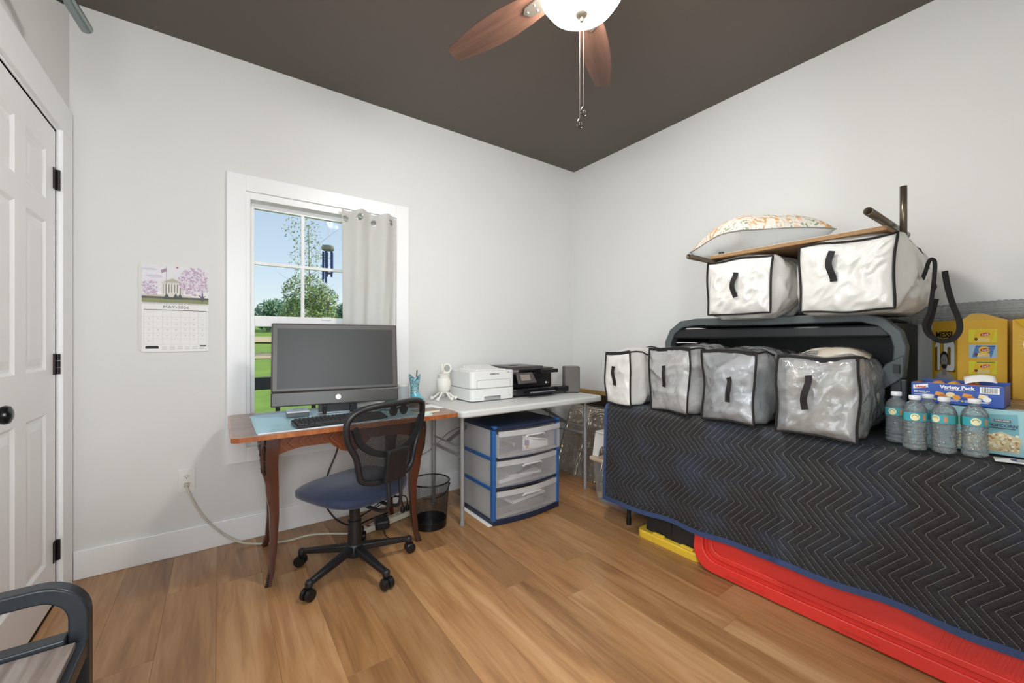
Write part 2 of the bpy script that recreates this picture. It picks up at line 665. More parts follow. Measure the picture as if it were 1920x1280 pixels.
# casing of the door
tr = MB()
cx0, cx1 = L_, L_ + .018
tr.box(cx0, cx1, DY1 + .012, DY1 + .152, 0, DZ + .012).box(cx0, cx1, DY0 - .152, DY0 - .012, 0, DZ + .012).box(cx0, cx1, DY0 - .152, DY1 + .152, DZ + .012, DZ + .148)
tr.build('trim_1', TRIM, kind='structure', smooth=False, bevel=.002)
jb = MB()
jb.box(L_ - T, L_ + .004, DY1, DY1 + .012, 0, DZ).box(L_ - T, L_ + .004, DY0 - .012, DY0, 0, DZ).box(L_ - T, L_ + .004, DY0 - .012, DY1 + .012, DZ, DZ + .012)
jb.build('trim_2', TRIM, kind='structure', smooth=False)

# ---- window with picture-frame casing, six-light upper sash, plain lower sash
GLASS = None
def pane_mat():
    m, nt, b = new_mat('window_glass')
    out = nt.nodes['Material Output']
    tr = N(nt, 'ShaderNodeBsdfTransparent')
    tr.inputs[0].default_value = (.97, .985, .985, 1)
    gl = N(nt, 'ShaderNodeBsdfGlossy')
    gl.inputs['Roughness'].default_value = .02
    fr = N(nt, 'ShaderNodeFresnel')
    fr.inputs[0].default_value = 1.12
    mx = N(nt, 'ShaderNodeMixShader')
    nt.links.new(fr.outputs[0], mx.inputs[0])
    nt.links.new(tr.outputs[0], mx.inputs[1])
    nt.links.new(gl.outputs[0], mx.inputs[2])
    nt.links.new(mx.outputs[0], out.inputs[0])
    return m
GLASS = pane_mat()
VINYL = mat('window_vinyl', '#f3f4f4', .3, var=.01)
cas = MB()
ya, yb = B_ - .018, B_
ox0, ox1, oz0, oz1 = .032, 1.09, .444, 2.085
cas.box(ox0, WX0, ya, yb, oz0, oz1).box(WX1, ox1, ya, yb, oz0, oz1).box(WX0, WX1, ya, yb, WZ1, oz1).box(WX0, WX1, ya, yb, oz0, WZ0)
cas.build('trim_3', TRIM, kind='structure', smooth=False, bevel=.002)
win = MB()
y0w, y1w = B_ - .002, B_ + .118
f = .022
win.box(WX0, WX0 + f, y0w, y1w, WZ0, WZ1).box(WX1 - f, WX1, y0w, y1w, WZ0, WZ1).box(WX0 + f, WX1 - f, y0w, y1w, WZ1 - .04, WZ1).box(WX0 + f, WX1 - f, y0w, y1w, WZ0, WZ0 + .03)
window = win.build('window_1', VINYL, kind='structure', smooth=False, bevel=.002)
window['label'] = 'white sash window with six small panes above'
gx0, gx1 = .168, .954
def sash(z0, z1, y, bottom, top, name):
    s = MB()
    yy0, yy1 = y, y + .03
    s.box(WX0 + f, gx0, yy0, yy1, z0, z1).box(gx1, WX1 - f, yy0, yy1, z0, z1).box(gx0, gx1, yy0, yy1, z0, z0 + bottom).box(gx0, gx1, yy0, yy1, z1 - top, z1)
    return s.build(name, VINYL, window, smooth=False, bevel=.002)
up = sash(1.232, 1.955, B_ + .075, .053, .029, 'upper_sash')
lo = sash(.56, 1.285, B_ + .04, .07, .063, 'lower_sash')
mxs = [.427, .691]
for xm in mxs:
    MB().box(xm - .009, xm + .009, B_ + .078, B_ + .1, 1.285, 1.926).build('muntin', VINYL, up, smooth=False)
for a, b in ((gx0, mxs[0] - .009), (mxs[0] + .009, mxs[1] - .009), (mxs[1] + .009, gx1)):
    MB().box(a, b, B_ + .078, B_ + .1, 1.594, 1.612).build('muntin', VINYL, up, smooth=False)
    for za, zb in ((1.285, 1.594), (1.612, 1.926)):
        MB().box(a, b, B_ + .087, B_ + .09, za, zb).build('pane', GLASS, up, smooth=False)
MB().box(gx0, gx1, B_ + .053, B_ + .056, .63, 1.222).build('pane', GLASS, lo, smooth=False)
MB().box(.53, .59, B_ + .03, B_ + .045, 1.27, 1.288).build('latch', VINYL, lo, smooth=False, bevel=.003)
# unseen side window, added as a housing for the side fill light
rw = MB()
xa, xb = L_ - .07, L_ - .03
rw.box(xa, xb, SY0, SY0 + .04, SZ0, SZ1).box(xa, xb, SY1 - .04, SY1, SZ0, SZ1).box(xa, xb, SY0 + .04, SY1 - .04, SZ0, SZ0 + .05).box(xa, xb, SY0 + .04, SY1 - .04, SZ1 - .04, SZ1)
rw.box(xa, xb, SY0 + .04, SY1 - .04, 1.49, 1.53)
added_window2 = rw.build('added_side_window', VINYL, kind='structure', smooth=False)
for za, zb in ((SZ0 + .05, 1.49), (1.53, SZ1 - .04)):
    MB().box(L_ - .052, L_ - .049, SY0 + .04, SY1 - .04, za, zb).build('pane', GLASS, added_window2, smooth=False)
rc = MB()
rc.box(L_, L_ + .018, SY0 - .09, SY0, SZ0 - .09, SZ1 + .07).box(L_, L_ + .018, SY1, SY1 + .09, SZ0 - .09, SZ1 + .07).box(L_, L_ + .018, SY0, SY1, SZ1, SZ1 + .07).box(L_, L_ + .018, SY0, SY1, SZ0 - .09, SZ0)
rc.build('trim_4', TRIM, kind='structure', smooth=False)

rw = MB()  # unseen rear window, added around the fill light behind the camera
ya, yb = F_ - .07, F_ - .03
rw.box(RX0, RX0 + .04, ya, yb, SZ0, SZ1).box(RX1 - .04, RX1, ya, yb, SZ0, SZ1).box(RX0 + .04, RX1 - .04, ya, yb, SZ0, SZ0 + .05).box(RX0 + .04, RX1 - .04, ya, yb, SZ1 - .04, SZ1).box(RX0 + .04, RX1 - .04, ya, yb, 1.49, 1.53)
added_window3 = rw.build('added_rear_window', VINYL, kind='structure', smooth=False)
for za, zb in ((SZ0 + .05, 1.49), (1.53, SZ1 - .04)):
    MB().box(RX0 + .04, RX1 - .04, F_ - .052, F_ - .049, za, zb).build('pane', GLASS, added_window3, smooth=False)
rc = MB()
rc.box(RX0 - .09, RX0, F_, F_ + .018, SZ0 - .09, SZ1 + .07).box(RX1, RX1 + .09, F_, F_ + .018, SZ0 - .09, SZ1 + .07).box(RX0, RX1, F_, F_ + .018, SZ1, SZ1 + .07).box(RX0, RX1, F_, F_ + .018, SZ0 - .09, SZ0)
rc.build('trim_5', TRIM, kind='structure', smooth=False)

# ---- curtain with grommets
CUR = clear('curtain_cloth', '#ffffff', .06, .8, '#e4e3e0', translucent=.35, spec=.1)
def cur(u, v):
    xx = .632 + (.995 - .632) * u
    xx -= .035 * u * v * .5 - .012 * v * (1 - u)
    wv = .021 * sin(2 * pi * (2.2 * u + .12)) * (1 - .35 * v) + .006 * sin(2 * pi * (6 * u + v * 1.3)) * v
    top = 1.985 + .012 * sin(2 * pi * (2.2 * u + .45))
    return Vector((xx, B_ - .055 + wv, top + (.60 - top) * v))
GR = [(.07, .036), (.29, .036), (.56, .036), (.87, .036)]
cm = MB()
nu, nv = 110, 150
vs = [cur(i / nu, (j / nv) ** 1.6) for j in range(nv + 1) for i in range(nu + 1)]
cent = [cur(a, b) for a, b in GR]
fs = []
for j in range(nv):
    for i in range(nu):
        q = (j * (nu + 1) + i, j * (nu + 1) + i + 1, (j + 1) * (nu + 1) + i + 1, (j + 1) * (nu + 1) + i)
        c = (vs[q[0]] + vs[q[2]]) / 2
        if any((c - e).length < .0175 for e in cent):
            continue
        fs.append(q)
cm.add(vs, fs)
curt = thing('curtain', 'white grommet curtain panel covering the right half of the window', 'curtain', (0, 0, 0))
cl = cm.build('cloth', CUR, curt)
cl.modifiers.new('thick', 'SOLIDIFY').thickness = .0012
hem = MB()
for side in (-.0012, .0016):
    hem.grid(lambda u, v: cur(u, .080 + v * .003) + Vector((0, side, 0)), 60, 1)
hem.build('header_seam', mat('curtain_seam', '#cfcdc9', .8), curt)
for (u, v), c in zip(GR, cent):
    du = (cur(u + .01, v) - cur(u - .01, v)).normalized()
    dv = (cur(u, v + .01) - cur(u, v - .01)).normalized()
    g = MB().tube([c + du * .0195 * cos(a) + dv * .0195 * sin(a) for a in [2 * pi * i / 20 for i in range(20)]], .0035, 8, closed=True)
    g.build('grommet', mat('grommet_metal', '#c9c9c8', .25, metal=.8), curt)
rod = MB().cyl((.66, B_ - .026, 1.955), (.985, B_ - .026, 1.955), .006)
rod.build('curtain_rod', WHITEP, label='short white curtain rod behind the top of the curtain', cat='curtain rod')

# ---- electrical outlet
ot = thing('wall_outlet', 'white double wall outlet left of the desk with a cord plugged in', 'outlet', (-.143, B_, .39))
MB().prism(rrect(-.036, .036, -.06, .06, .006), 0, .006, lambda x, y, z: (x, -z, y)).build('cover_plate', WHITEP, ot, bevel=.0015, fix=True)
for dz in (.02, -.02):
    MB().lathe([(0, 0), (.017, 0), (.017, .0035), (0, .0035)], 20, (0, -.0095, dz), 'y').build('socket', WHITEP, ot, fix=True)
sl = MB()
for sx in (-.006, .006):
    sl.box(sx - .001, sx + .001, -.0105, -.0094, .02, .028)
sl.lathe([(0, 0), (.0025, 0), (.0025, .001), (0, .001)], 10, (0, -.0105, .014), 'y')
sl.build('slots', INK, ot, fix=True)

# ---- outdoors seen through the window
GRASS = mat('grass', '#7fa03c', .9, var=.25, vs=1.2, bump=.6, bs=30)
DIRT = mat('dry_dirt', '#cbb88e', .95, var=.15, vs=.8)
def gz(y):
    return -.55 if y < 8 else -.55 + (y - 8) * .078
g = MB()
g.grid(lambda u, v: ((u - .5) * 90, 3 + v * 60, gz(3 + v * 60) + .05 * sin(u * 40) * sin(v * 30)), 60, 60)
g.build('lawn', GRASS, label='green lawn rising away outside the window', cat='lawn', kind='stuff')
for i, (ya, yb, lb) in enumerate(((19.5, 22, 'nearer pale dirt strip crossing the lawn outside'), (28, 33, 'farther pale dirt strip in front of the trees outside'))):
    MB().grid(lambda u, v: ((u - .5) * 90, ya + v * (yb - ya) + .4 * sin(u * 30), gz(ya + v * (yb - ya) + .4 * sin(u * 30)) + .07), 60, 4).build('dirt_strip', DIRT, label=lb, cat='dirt strip', kind='stuff')

def leafy(name, label, loc, rad, n, size, cols, seed, trunk_h, shells, group='trees outside the window'):
    r = random.Random(seed)
    t = thing(name, label, 'tree', loc, 0, group)
    lf = MB()
    for _ in range(n):
        sh = r.choices(shells, [s[4] for s in shells])[0]
        while True:
            d = Vector((r.uniform(-1, 1), r.uniform(-1, 1), r.uniform(-1, 1)))
            if .25 < d.length < 1:
                break
        p = Vector((sh[0] + d.x * sh[3], sh[1] + d.y * sh[3], sh[2] + d.z * sh[5]))
        s = size * r.uniform(.6, 1.3)
        a = Vector((r.gauss(0, 1), r.gauss(0, 1), r.gauss(0, 1))).normalized()
        b = a.orthogonal().normalized()
        lf.m = r.randrange(len(cols))
        lf.add([p - a * s, p + b * s * .45, p + a * s, p - b * s * .45], [(0, 1, 2, 3)])
    lf.build('foliage', cols, t, smooth=False, kind='stuff')
    tk = MB()
    tk.tube([(0, 0, -.3), (.05, 0, trunk_h * .4), (0, .05, trunk_h)], rad, 8, scale=[1, .7, .25])
    for i in range(7):
        a = r.uniform(0, 6.28)
        z = trunk_h * r.uniform(.3, .9)
        ln = trunk_h * .22
        tk.tube([(0, 0, z), (cos(a) * ln, sin(a) * ln, z + ln * .8)], rad * .2, 5, scale=[1, .4])
    tk.build('trunk', mat('bark', '#a39b8e', .9, var=.2), t)
    return t
LG = [mat('leaf_a', '#7f9c4e', .6, var=.1), mat('leaf_b', '#a9b463', .6, var=.1), mat('leaf_c', '#54755a', .6, var=.1)]
LB = [mat('leaf_d', '#5f8a78', .7, var=.1), mat('leaf_e', '#7da28f', .7, var=.1), mat('leaf_f', '#8fae7a', .7, var=.1)]
zt = gz(22)
leafy('birch_tree', 'tall airy tree with sparse upper leaves in the middle of the window view', (3.55, 22, zt), .05, 6500, .07, LG, 3, 6.3,
      [(0, 0, 1.7, 1.35, .50, 1.1), (-.1, 0, 3.0, 1.1, .30, .9), (.1, 0, 4.6, 1.0, .07, 1.1), (-.3, 0, 6.0, .9, .035, .7), (.6, 0, 2.6, .8, .2, .8)])
zt = gz(40)
for i, (xx, hh, lb) in enumerate(((3.4, 3.2, 'low blue-green tree on the far left of the window view'), (5.0, 3.6, 'low blue-green tree left of the tall airy tree'), (7.4, 3.0, 'low tree right behind the tall airy tree'), (9.6, 3.4, 'blue-green tree seen beside the wind chime'))):
    leafy('field_tree', lb, (xx, 40 + (i % 2) * 2, zt), .14, 1500, .17, LB, 20 + i, hh * .8, [(0, 0, hh * .42, 1.1, .6, hh * .42), (.5, 0, hh * .6, .8, .4, hh * .3)])

# porch railing
rl = thing('porch_railing', 'black porch railing outside the lower left of the window', 'railing', (0, 4.3, -.1))
RB = mat('railing_black', '#2a2a2c', .45)
MB().box(-1.5, 2.2, -.045, .045, .80, .91).build('top_rail', RB, rl, smooth=False, bevel=.004)
MB().box(-1.5, 2.2, -.02, .02, .08, .12).build('bottom_rail', RB, rl, smooth=False)
bal = None
for i in range(13):
    xx = -1.5 + .135 + i * .3
    if xx > 2.2: break
    MB().box(xx - .017, xx + .017, -.017, .017, .12, .80).build('baluster', RB, rl, smooth=False)
for xx in (-1.5, 2.15):
    MB().box(xx, xx + .09, -.045, .045, 0, .80).build('post', RB, rl, smooth=False)
MB().box(-1.6, 2.4, B_ + T, 4.42, -.16, -.1).build('porch_deck', mat('deck_boards', '#8d8477', .8), label='grey porch deck outside below the window', cat='deck')

# wind chime
wc = thing('wind_chime', 'wind chime with dark blue tubes hanging outside the window', 'wind chime', (.725, 3.6, 1.39))
MB().lathe([(0, .495), (.045, .495), (.05, .505), (.045, .53), (0, .535)], 20).build('top_disc', mat('chime_wood', '#8f8a83', .6), wc)
NAVY = mat('chime_tube_blue', '#2c3a78', .3, metal=.4)
for i in range(5):
    a = 2 * pi * i / 5 + .3
    top = .482
    ln = (.17, .2, .23, .26, .21)[i]
    MB().cyl((cos(a) * .036, sin(a) * .036, top - ln), (cos(a) * .036, sin(a) * .036, top), .0085, n=10).build('chime_tube', NAVY, wc)
    MB().cyl((cos(a) * .036, sin(a) * .036, top), (cos(a) * .036, sin(a) * .036, .5), .001, n=4).build('string', WHITEP, wc)
MB().lathe([(0, .3), (.022, .3), (.022, .312), (0, .312)], 16).build('clapper', mat('clapper', '#3b3a40', .5), wc)
MB().box(-.009, .009, -.002, .002, 0, .075).build('wind_sail', mat('sail_wood', '#6d6a66', .6), wc, smooth=False)
MB().cyl((0, 0, .05), (0, 0, .95), .0012, n=4).build('cord', WHITEP, wc)
MB().tube([(0, 0, .95), (0, -.06, 1.0), (0, -.3, 1.01), (0, -.699, 1.0)], .008, 8).build('hanging_bracket', RB, wc)
# ================================================================== CEILING FAN
FX, FY = 1.08, 1.06
fan = thing('ceiling_fan', 'ceiling fan with brown wood blades, glowing glass bowl and pull chains', 'ceiling fan', (FX, FY, 0))
NICK = mat('brushed_nickel', '#a79f93', .32, metal=.9)
MB().lathe([(0, 2.74), (.085, 2.74), (.085, 2.70), (.06, 2.67), (.05, 2.66), (.05, 2.64), (.12, 2.63), (.135, 2.60), (.135, 2.52), (.11, 2.49), (.07, 2.475), (.07, 2.455), (.1, 2.45), (.1, 2.43), (0, 2.43)][::-1], 32).build('motor_housing', NICK, fan)
BLADE = wood('fan_blade_wood', '#4a3124', '#66483a', '#7c5b48', rough=.45, scale=1.2, axis='x', bump=.03)
bm = MB()
ol = []
prof = [(.17, .045), (.25, .058), (.34, .066), (.44, .067), (.53, .059), (.61, .046), (.66, .037)]
ol = [(x, -y) for x, y in prof] + [(.668, -.032), (.668, .032)] + [(x, y) for x, y in prof[::-1]]
bm.prism(ol, -.004, .004)
blade0 = bm.build('blade', BLADE, fan, bevel=.002, seg=1)
ar = MB().prism([(.09, -.018), (.16, -.03), (.24, -.022), (.262, 0), (.24, .022), (.16, .03), (.09, .018)], -.013, -.0045)
for q in ((.2, .012), (.2, -.012), (.24, 0)):
    ar.ball((q[0], q[1], -.013), (.006, .006, .004), 8, 6)
arm0 = ar.build('blade_bracket', NICK, blade0, bevel=.002, seg=1)
blade0.location = (0, 0, 2.47)
for i, a in enumerate((107, 35, -37, -109, 179)):
    b = blade0 if i == 0 else clone(blade0, fan)
    b.location = (0, 0, 2.47)
    b.rotation_euler = (radians(11), 0, radians(a))
GLOW = emit('lamp_glass_lit', '#fffaf5', 82.)
MB().lathe([(.15, 2.480), (.158, 2.460), (.158, 2.440), (.15, 2.405), (.125, 2.370), (.09, 2.347), (.05, 2.335), (0, 2.331)][::-1], 40).build('glass_bowl', GLOW, fan)
MB().lathe([(.158, 2.485), (.166, 2.480), (.166, 2.462), (.16, 2.458)][::-1], 40).build('bowl_rim', NICK, fan)
MB().lathe([(0, 2.307), (.006, 2.308), (.01, 2.315), (.006, 2.320), (.018, 2.326), (.024, 2.333), (.024, 2.340), (0, 2.342)], 24).build('finial', NICK, fan)
for (dx, dy, zl) in ((.006, -.004, 2.0), (-.006, .003, 1.955)):
    ch = MB()
    z = 2.312
    while z > zl:
        ch.ball((dx, dy, z), .0017, 6, 4)
        z -= .0048
    ch.cyl((dx, dy, zl), (dx, dy, 2.320), .0003, n=4)
    pc = ch.build('pull_chain', mat('chain_nickel', '#9a948c', .3, metal=.8), fan)
    fb = MB()
    fb.tube([(dx + .013 * cos(t) * (1 - .35 * sin(t)), dy, zl - .022 + .017 * sin(t)) for t in [2 * pi * i / 18 for i in range(18)]], .0025, 6, closed=True)
    fb.ball((dx, dy, zl - .024), (.006, .004, .007), 10, 6)
    fb.build('chain_fob', mat('fob_bronze', '#5a524b', .3, metal=.8), pc)

# ================================================================== PULL-UP BAR over the door
pb = thing('pull_up_bar', 'dark steel bar on a wall bracket high above the white door', 'exercise bar', (L_, 1.75, 2.28))
PBM = mat('pullup_dark_steel', '#34373a', .3, metal=.6)
yb = .25
for y in (yb, -.75):
    MB().cyl((.012, y, .06), (.15, y, .012), .017, n=16).build('bracket_arm', PBM, pb)
    MB().box(0, .008, y - .05, y + .05, -.02, .14).build('wall_plate', PBM, pb, bevel=.002)
    bo = MB()
    for dz in (.0, .12):
        bo.lathe([(0, 0), (.008, 0), (.008, .006), (0, .008)], 10, (.008, y, dz), 'x')
    bo.build('bolt', STEEL, pb)
MB().tube([(.15, -1.0, .012), (.15, .05, .012), (.152, .14, .012), (.165, .25, .006), (.185, .35, -.012)], .0185, 16).build('grip_bar', mat('pullup_silver', '#8c9496', .25, metal=.85), pb, label='silver grip bar')

# ================================================================== CALENDAR
cal = thing('wall_calendar', 'spiral wall calendar open at May 2026 with a blossom photograph', 'calendar', (-.322, B_ - .001, 1.08))
CW, CH = .272, .25
MB().box(-.012, CW, -.004, 0, .01, .449).build('back_pages', mat('calendar_back', '#dddcd8', .6), cal, smooth=False)
fr = face_frame((0, -.0045, 0), (1, 0, 0), (0, 0, 1))
page = MB().box(0, CW, -.0062, -.0042, 0, CH)
pg = page.build('month_page', PAPER, cal, smooth=False)
fr1 = face_frame((0, -.0063, 0), (1, 0, 0), (0, 0, 1))
text('MAY•2026', .0195, fr1, CW / 2, .233, mat('calendar_grey_ink', '#55555a', .6), pg, sx=1.25)
pr = Print(fr1)
pr.col(mat('calendar_bar', '#46474c', .6)).rect(.008, CW - .008, .2155, .2185)
pr.col(mat('calendar_line', '#b9bcc0', .6))
for i in range(8):
    x = .008 + (CW - .016) * i / 7
    pr.rect(x - .0003, x + .0003, .038, .21)
for j in range(7):
    y = .038 + .172 * j / 6
    pr.rect(.008, CW - .008, y - .0003, y + .0003)
pr.col(mat('calendar_bar', '')).rect(.235, .263, .027, .033)
pr.col(INK).poly([(.014, .027), (.018, .03), (.026, .031), (.04, .031), (.052, .031), (.062, .031), (.066, .027), (.066, .016), (.014, .016)])
pr.col(mat('calendar_line', ''))
for j in range(2):
    for i in range(6):
        pr.rect(.078 + i * .031, .1 + i * .031, .0225 - j * .009, .0245 - j * .009)
pr.done('printed_grid', pg)
d = 1
ink2 = mat('calendar_day_ink', '#8f9298', .6)
col = 5
row = 0
for d in range(1, 32):
    text(str(d), .0075, fr1, .008 + (CW - .016) * (col + .5) / 7, .21 - .172 * (row + .35) / 6, ink2, pg, name='day_number')
    col += 1
    if col == 7:
        col = 0
        row += 1
# picture page
pp = MB().box(0, CW, -.0062, -.0042, CH + .004, .449)
pp = pp.build('picture_page', PAPER, cal, smooth=False)
pr = Print(fr1)
y0 = CH + .006
PH = .193
def C(n, h): return mat('print_' + n, h, .55, var=.05, vs=60)
pr.col(C('sky', '#e4e2e8')).rect(.0, CW, y0 + .06, y0 + PH)
pr.col(C('cloud', '#d2cfdb')).disc(.05, y0 + .135, .035, .008).disc(.03, y0 + .17, .03, .006)
pr.col(C('lawn', '#8b8f63')).rect(0, CW, y0, y0 + .022)
pr.col(C('hedge', '#5b5752')).rect(0, CW, y0 + .02, y0 + .032)
pr.col(C('base', '#cfc8bf')).rect(.0, .2, y0 + .031, y0 + .04)
pr.col(C('bld', '#d9d5cd')).rect(.078, .165, y0 + .04, y0 + .105).poly([(.07, y0 + .103), (.175, y0 + .103), (.122, y0 + .134)])
pr.col(C('bldsh', '#8f8880')).rect(.084, .16, y0 + .045, y0 + .097)
pr.col(C('tymp', '#b5aea4')).poly([(.083, y0 + .107), (.16, y0 + .107), (.122, y0 + .127)])
pr.col(C('colm', '#e9e6df'))
for i in range(7):
    x = .086 + i * .0115
    pr.rect(x, x + .0062, y0 + .042, y0 + .098)
pr.col(C('steps', '#dedad2')).poly([(.1, y0 + .03), (.15, y0 + .03), (.143, y0 + .055), (.107, y0 + .055)])
pr.col(C('pole', '#6d6a70')).rect(.0955, .0968, y0 + .06, y0 + .19)
pr.col(C('flag', '#a0879a')).poly([(.0955, y0 + .18), (.074, y0 + .168), (.077, y0 + .153), (.0955, y0 + .163)])
r = random.Random(4)
pinks = [C('pk1', '#d4bcd0'), C('pk2', '#c6a9c4'), C('pk3', '#e6d6e4'), C('pk4', '#b8a0b9')]
for _ in range(330):
    a, q = r.uniform(0, 2 * pi), sqrt(r.random())
    x, y = .215 + cos(a) * q * .07, y0 + .115 + sin(a) * q * .075
    if 0.004 < x < CW - .004 and y < y0 + PH - .004:
        pr.col(r.choice(pinks)).disc(x, y, r.uniform(.002, .006), None, 6)
pr.layer += 3
for _ in range(80):
    x, y = r.uniform(.004, .06), y0 + r.uniform(.04, .11)
    pr.col(r.choice(pinks)).disc(x, y, r.uniform(.002, .005), None, 6)
pr.layer += 3
pr.col(C('trunk', '#5d5463')).poly([(.243, y0 + .012), (.249, y0 + .012), (.252, y0 + .035), (.264, y0 + .045), (.25, y0 + .04), (.246, y0 + .08), (.243, y0 + .04), (.229, y0 + .044), (.241, y0 + .032)])
pr.col(C('fir', '#4b534f'))
for x in (.098, .134, .152):
    pr.poly([(x - .014, y0 + .02), (x + .014, y0 + .02), (x + .004, y0 + .042), (x, y0 + .05), (x - .004, y0 + .042)])
pr.done('printed_photograph', pp)
sp = MB()
for i in range(44):
    x = .006 + i * .006
    sp.tube([(x, -.0048 + .005 * -abs(cos(t)) , CH + .002 + .006 * sin(t)) for t in [pi * k / 6 - pi / 2 for k in range(7)]], .0007, 4)
sp.build('spiral_binding', CHROME, cal)
MB().ball((.14, -.008, .443), (.004, .004, .004), 10, 6).build('push_pin', mat('pin_red', '#c0584a', .4), cal, label='red push pin')
# ================================================================== DESK
DX0, DX1, DYF, DYB, DZT = .035, 1.105, 2.035, 2.70, .73
desk = thing('writing_desk', 'antique brown wooden desk with curved cabriole legs and bronze mounts', 'desk', (0, 0, 0))
DW = wood('desk_veneer', '#4c2010', '#74401f', '#9a6038', rough=.32, scale=1.6, axis='x', coat=.5)
DWZ = wood('desk_leg_wood', '#2f150d', '#472117', '#5e3424', rough=.3, scale=1.2, axis='z', coat=.4)
DWY = wood('desk_banding', '#7a3c1c', '#a05a2c', '#bb7a48', rough=.3, scale=2., axis='z', coat=.5)
BRZ = mat('bronze_mount', '#3d342a', .4, metal=.75, bump=.6, bs=150)
top = MB().prism(rrect(DX0 + .004, DX1 - .004, DYF + .004, DYB - .004, .03), DZT - .021, DZT - .001)
top.build('table_top', DW, desk, bevel=.003, fix=True)
eb = MB().sweep([(x, y, DZT - .0115) for x, y in rrect(DX0 + .004, DX1 - .004, DYF + .004, DYB - .004, .03)], [(-.0105, -.004), (-.0105, .004), (.0105, .004), (.0105, -.004)], closed=True, up=(0, 0, 1))
eb.build('edge_banding', DWY, desk, fix=True)
LEGS = [(.205, 2.205, -1, -1), (.895, 2.205, 1, -1), (.225, 2.60, -1, 1), (.895, 2.60, 1, 1)]
def cab(z):
    """outward offset and half width of the cabriole leg at height z (0..0.71)"""
    t = z / .709
    keys = [(0, .028, .011), (.035, .020, .012), (.1, .010, .0125), (.25, .0, .015), (.45, -.004, .019), (.65, .008, .026), (.80, .022, .033), (.9, .024, .037), (1, .018, .038)]
    for (a, o1, w1), (b, o2, w2) in zip(keys, keys[1:]):
        if t <= b:
            q = (t - a) / (b - a)
            q = q * q * (3 - 2 * q)
            return o1 + (o2 - o1) * q, w1 + (w2 - w1) * q
    return keys[-1][1:]
for (lx, ly, sx, sy) in LEGS:
    lg = MB()
    pts, scl = [], []
    for i in range(25):
        z = .709 * i / 24
        o, wd = cab(z)
        pts.append((lx + sx * o * .8, ly + sy * o * .8, z))
        scl.append(wd)
    lg.sweep(pts, [(-1, -1), (0, -1.08), (1, -1), (1.08, 0), (1, 1), (0, 1.08), (-1, 1), (-1.08, 0)], up=(1, 0, 0), scale=scl)
    leg = lg.build('leg', DWZ, desk, angle=1.)
    kn = MB()
    r = random.Random(5)
    for i in range(22):
        t = i / 21
        z = .70 - t * .17
        o, wd = cab(z)
        ww = .016 * (1 - t * .7)
        cx_, cy_ = lx + sx * (o * .8 + wd), ly + sy * (o * .8 + wd)
        for q in (-1, 1):
            kn.ball((cx_ - sx * max(0, q) * ww - .003 * sx, cy_ - sy * max(0, -q) * ww - .003 * sy, z), (.006 + .003 * r.random(), .006 + .003 * r.random(), .008), 8, 6)
    kn.build('knee_mount', BRZ, leg, label='dark bronze leaf mount')
    sb = MB()
    for i in range(10):
        z = .004 + .075 * i / 9
        o, wd = cab(z)
        sb.ball((lx + sx * (o * .8 + wd * .65), ly + sy * (o * .8 + wd * .65), z + .003), (.0085 - .0005 * i, .0085 - .0005 * i, .008), 8, 6)
    sb.build('foot_mount', BRZ, leg, label='bronze foot mount')
def apron(p0, p1, zc, side):
    n = 40
    a = MB()
    P0, P1 = Vector(p0), Vector(p1)
    d = (P1 - P0).normalized()
    nrm = Vector((d.y, -d.x, 0))
    top_, bot = [], []
    for i in range(n + 1):
        t = i / n
        u = abs(2 * t - 1)
        zz = .625 - .055 * max(0, 1 - (u / .30) ** 2) - (.03 * max(0, (u - .62) / .38) ** 2 if u > .62 else 0)
        bul = .010 * sin(pi * t)
        p = P0.lerp(P1, t) + nrm * bul
        bot.append(p + Vector((0, 0, zz)))
        top_.append(p + Vector((0, 0, .7085)))
    vs = []
    for b, t_ in zip(bot, top_):
        vs += [b, t_, t_ - nrm * .018, b - nrm * .018]
    fs = []
    for i in range(n):
        for e in range(4):
            f2 = (e + 1) % 4
            fs.append((i * 4 + e, i * 4 + f2, i * 4 + 4 + f2, i * 4 + 4 + e))
    fs += [(3, 2, 1, 0), tuple(n * 4 + k for k in range(4))]
    a.add(vs, fs)
    return a.build('apron', DWA, desk, fix=True)
# herringbone veneer
def herring():
    m, nt, b = new_mat('desk_herringbone')
    tc = N(nt, 'ShaderNodeTexCoord')
    sp = N(nt, 'ShaderNodeSeparateXYZ')
    nt.links.new(tc.outputs['Object'], sp.inputs[0])
    pp = N(nt, 'ShaderNodeMath', operation='PINGPONG', i_1=.05)
    nt.links.new(sp.outputs['Z'], pp.inputs[0])
    ad = N(nt, 'ShaderNodeMath', operation='ADD')
    nt.links.new(sp.outputs['X'], ad.inputs[0])
    nt.links.new(pp.outputs[0], ad.inputs[1])
    cmb = N(nt, 'ShaderNodeCombineXYZ')
    nt.links.new(ad.outputs[0], cmb.inputs[0])
    mp = N(nt, 'ShaderNodeMapping')
    mp.inputs['Scale'].default_value = (95, 4, 4)
    nt.links.new(cmb.outputs[0], mp.inputs[0])
    nz = N(nt, 'ShaderNodeTexNoise')
    nz.inputs['Detail'].default_value = 5
    nz.inputs['Scale'].default_value = 1
    nt.links.new(mp.outputs[0], nz.inputs['Vector'])
    nt.links.new(ramp(nt, nz.outputs[0], [(.3, lin('#4a1c0d')), (.5, lin('#7c3f20')), (.7, lin('#a5683c'))]), b.inputs['Base Color'])
    b.inputs['Roughness'].default_value = .33
    b.inputs['Coat Weight'].default_value = .4
    return m
DWA = herring()
apron((.215, 2.188, 0), (.885, 2.188, 0), 0, 0)
apron((.865, 2.62, 0), (.255, 2.62, 0), 0, 0)
apron((.195, 2.57, 0), (.185, 2.235, 0), 0, 0)
apron((.915, 2.235, 0), (.915, 2.57, 0), 0, 0)

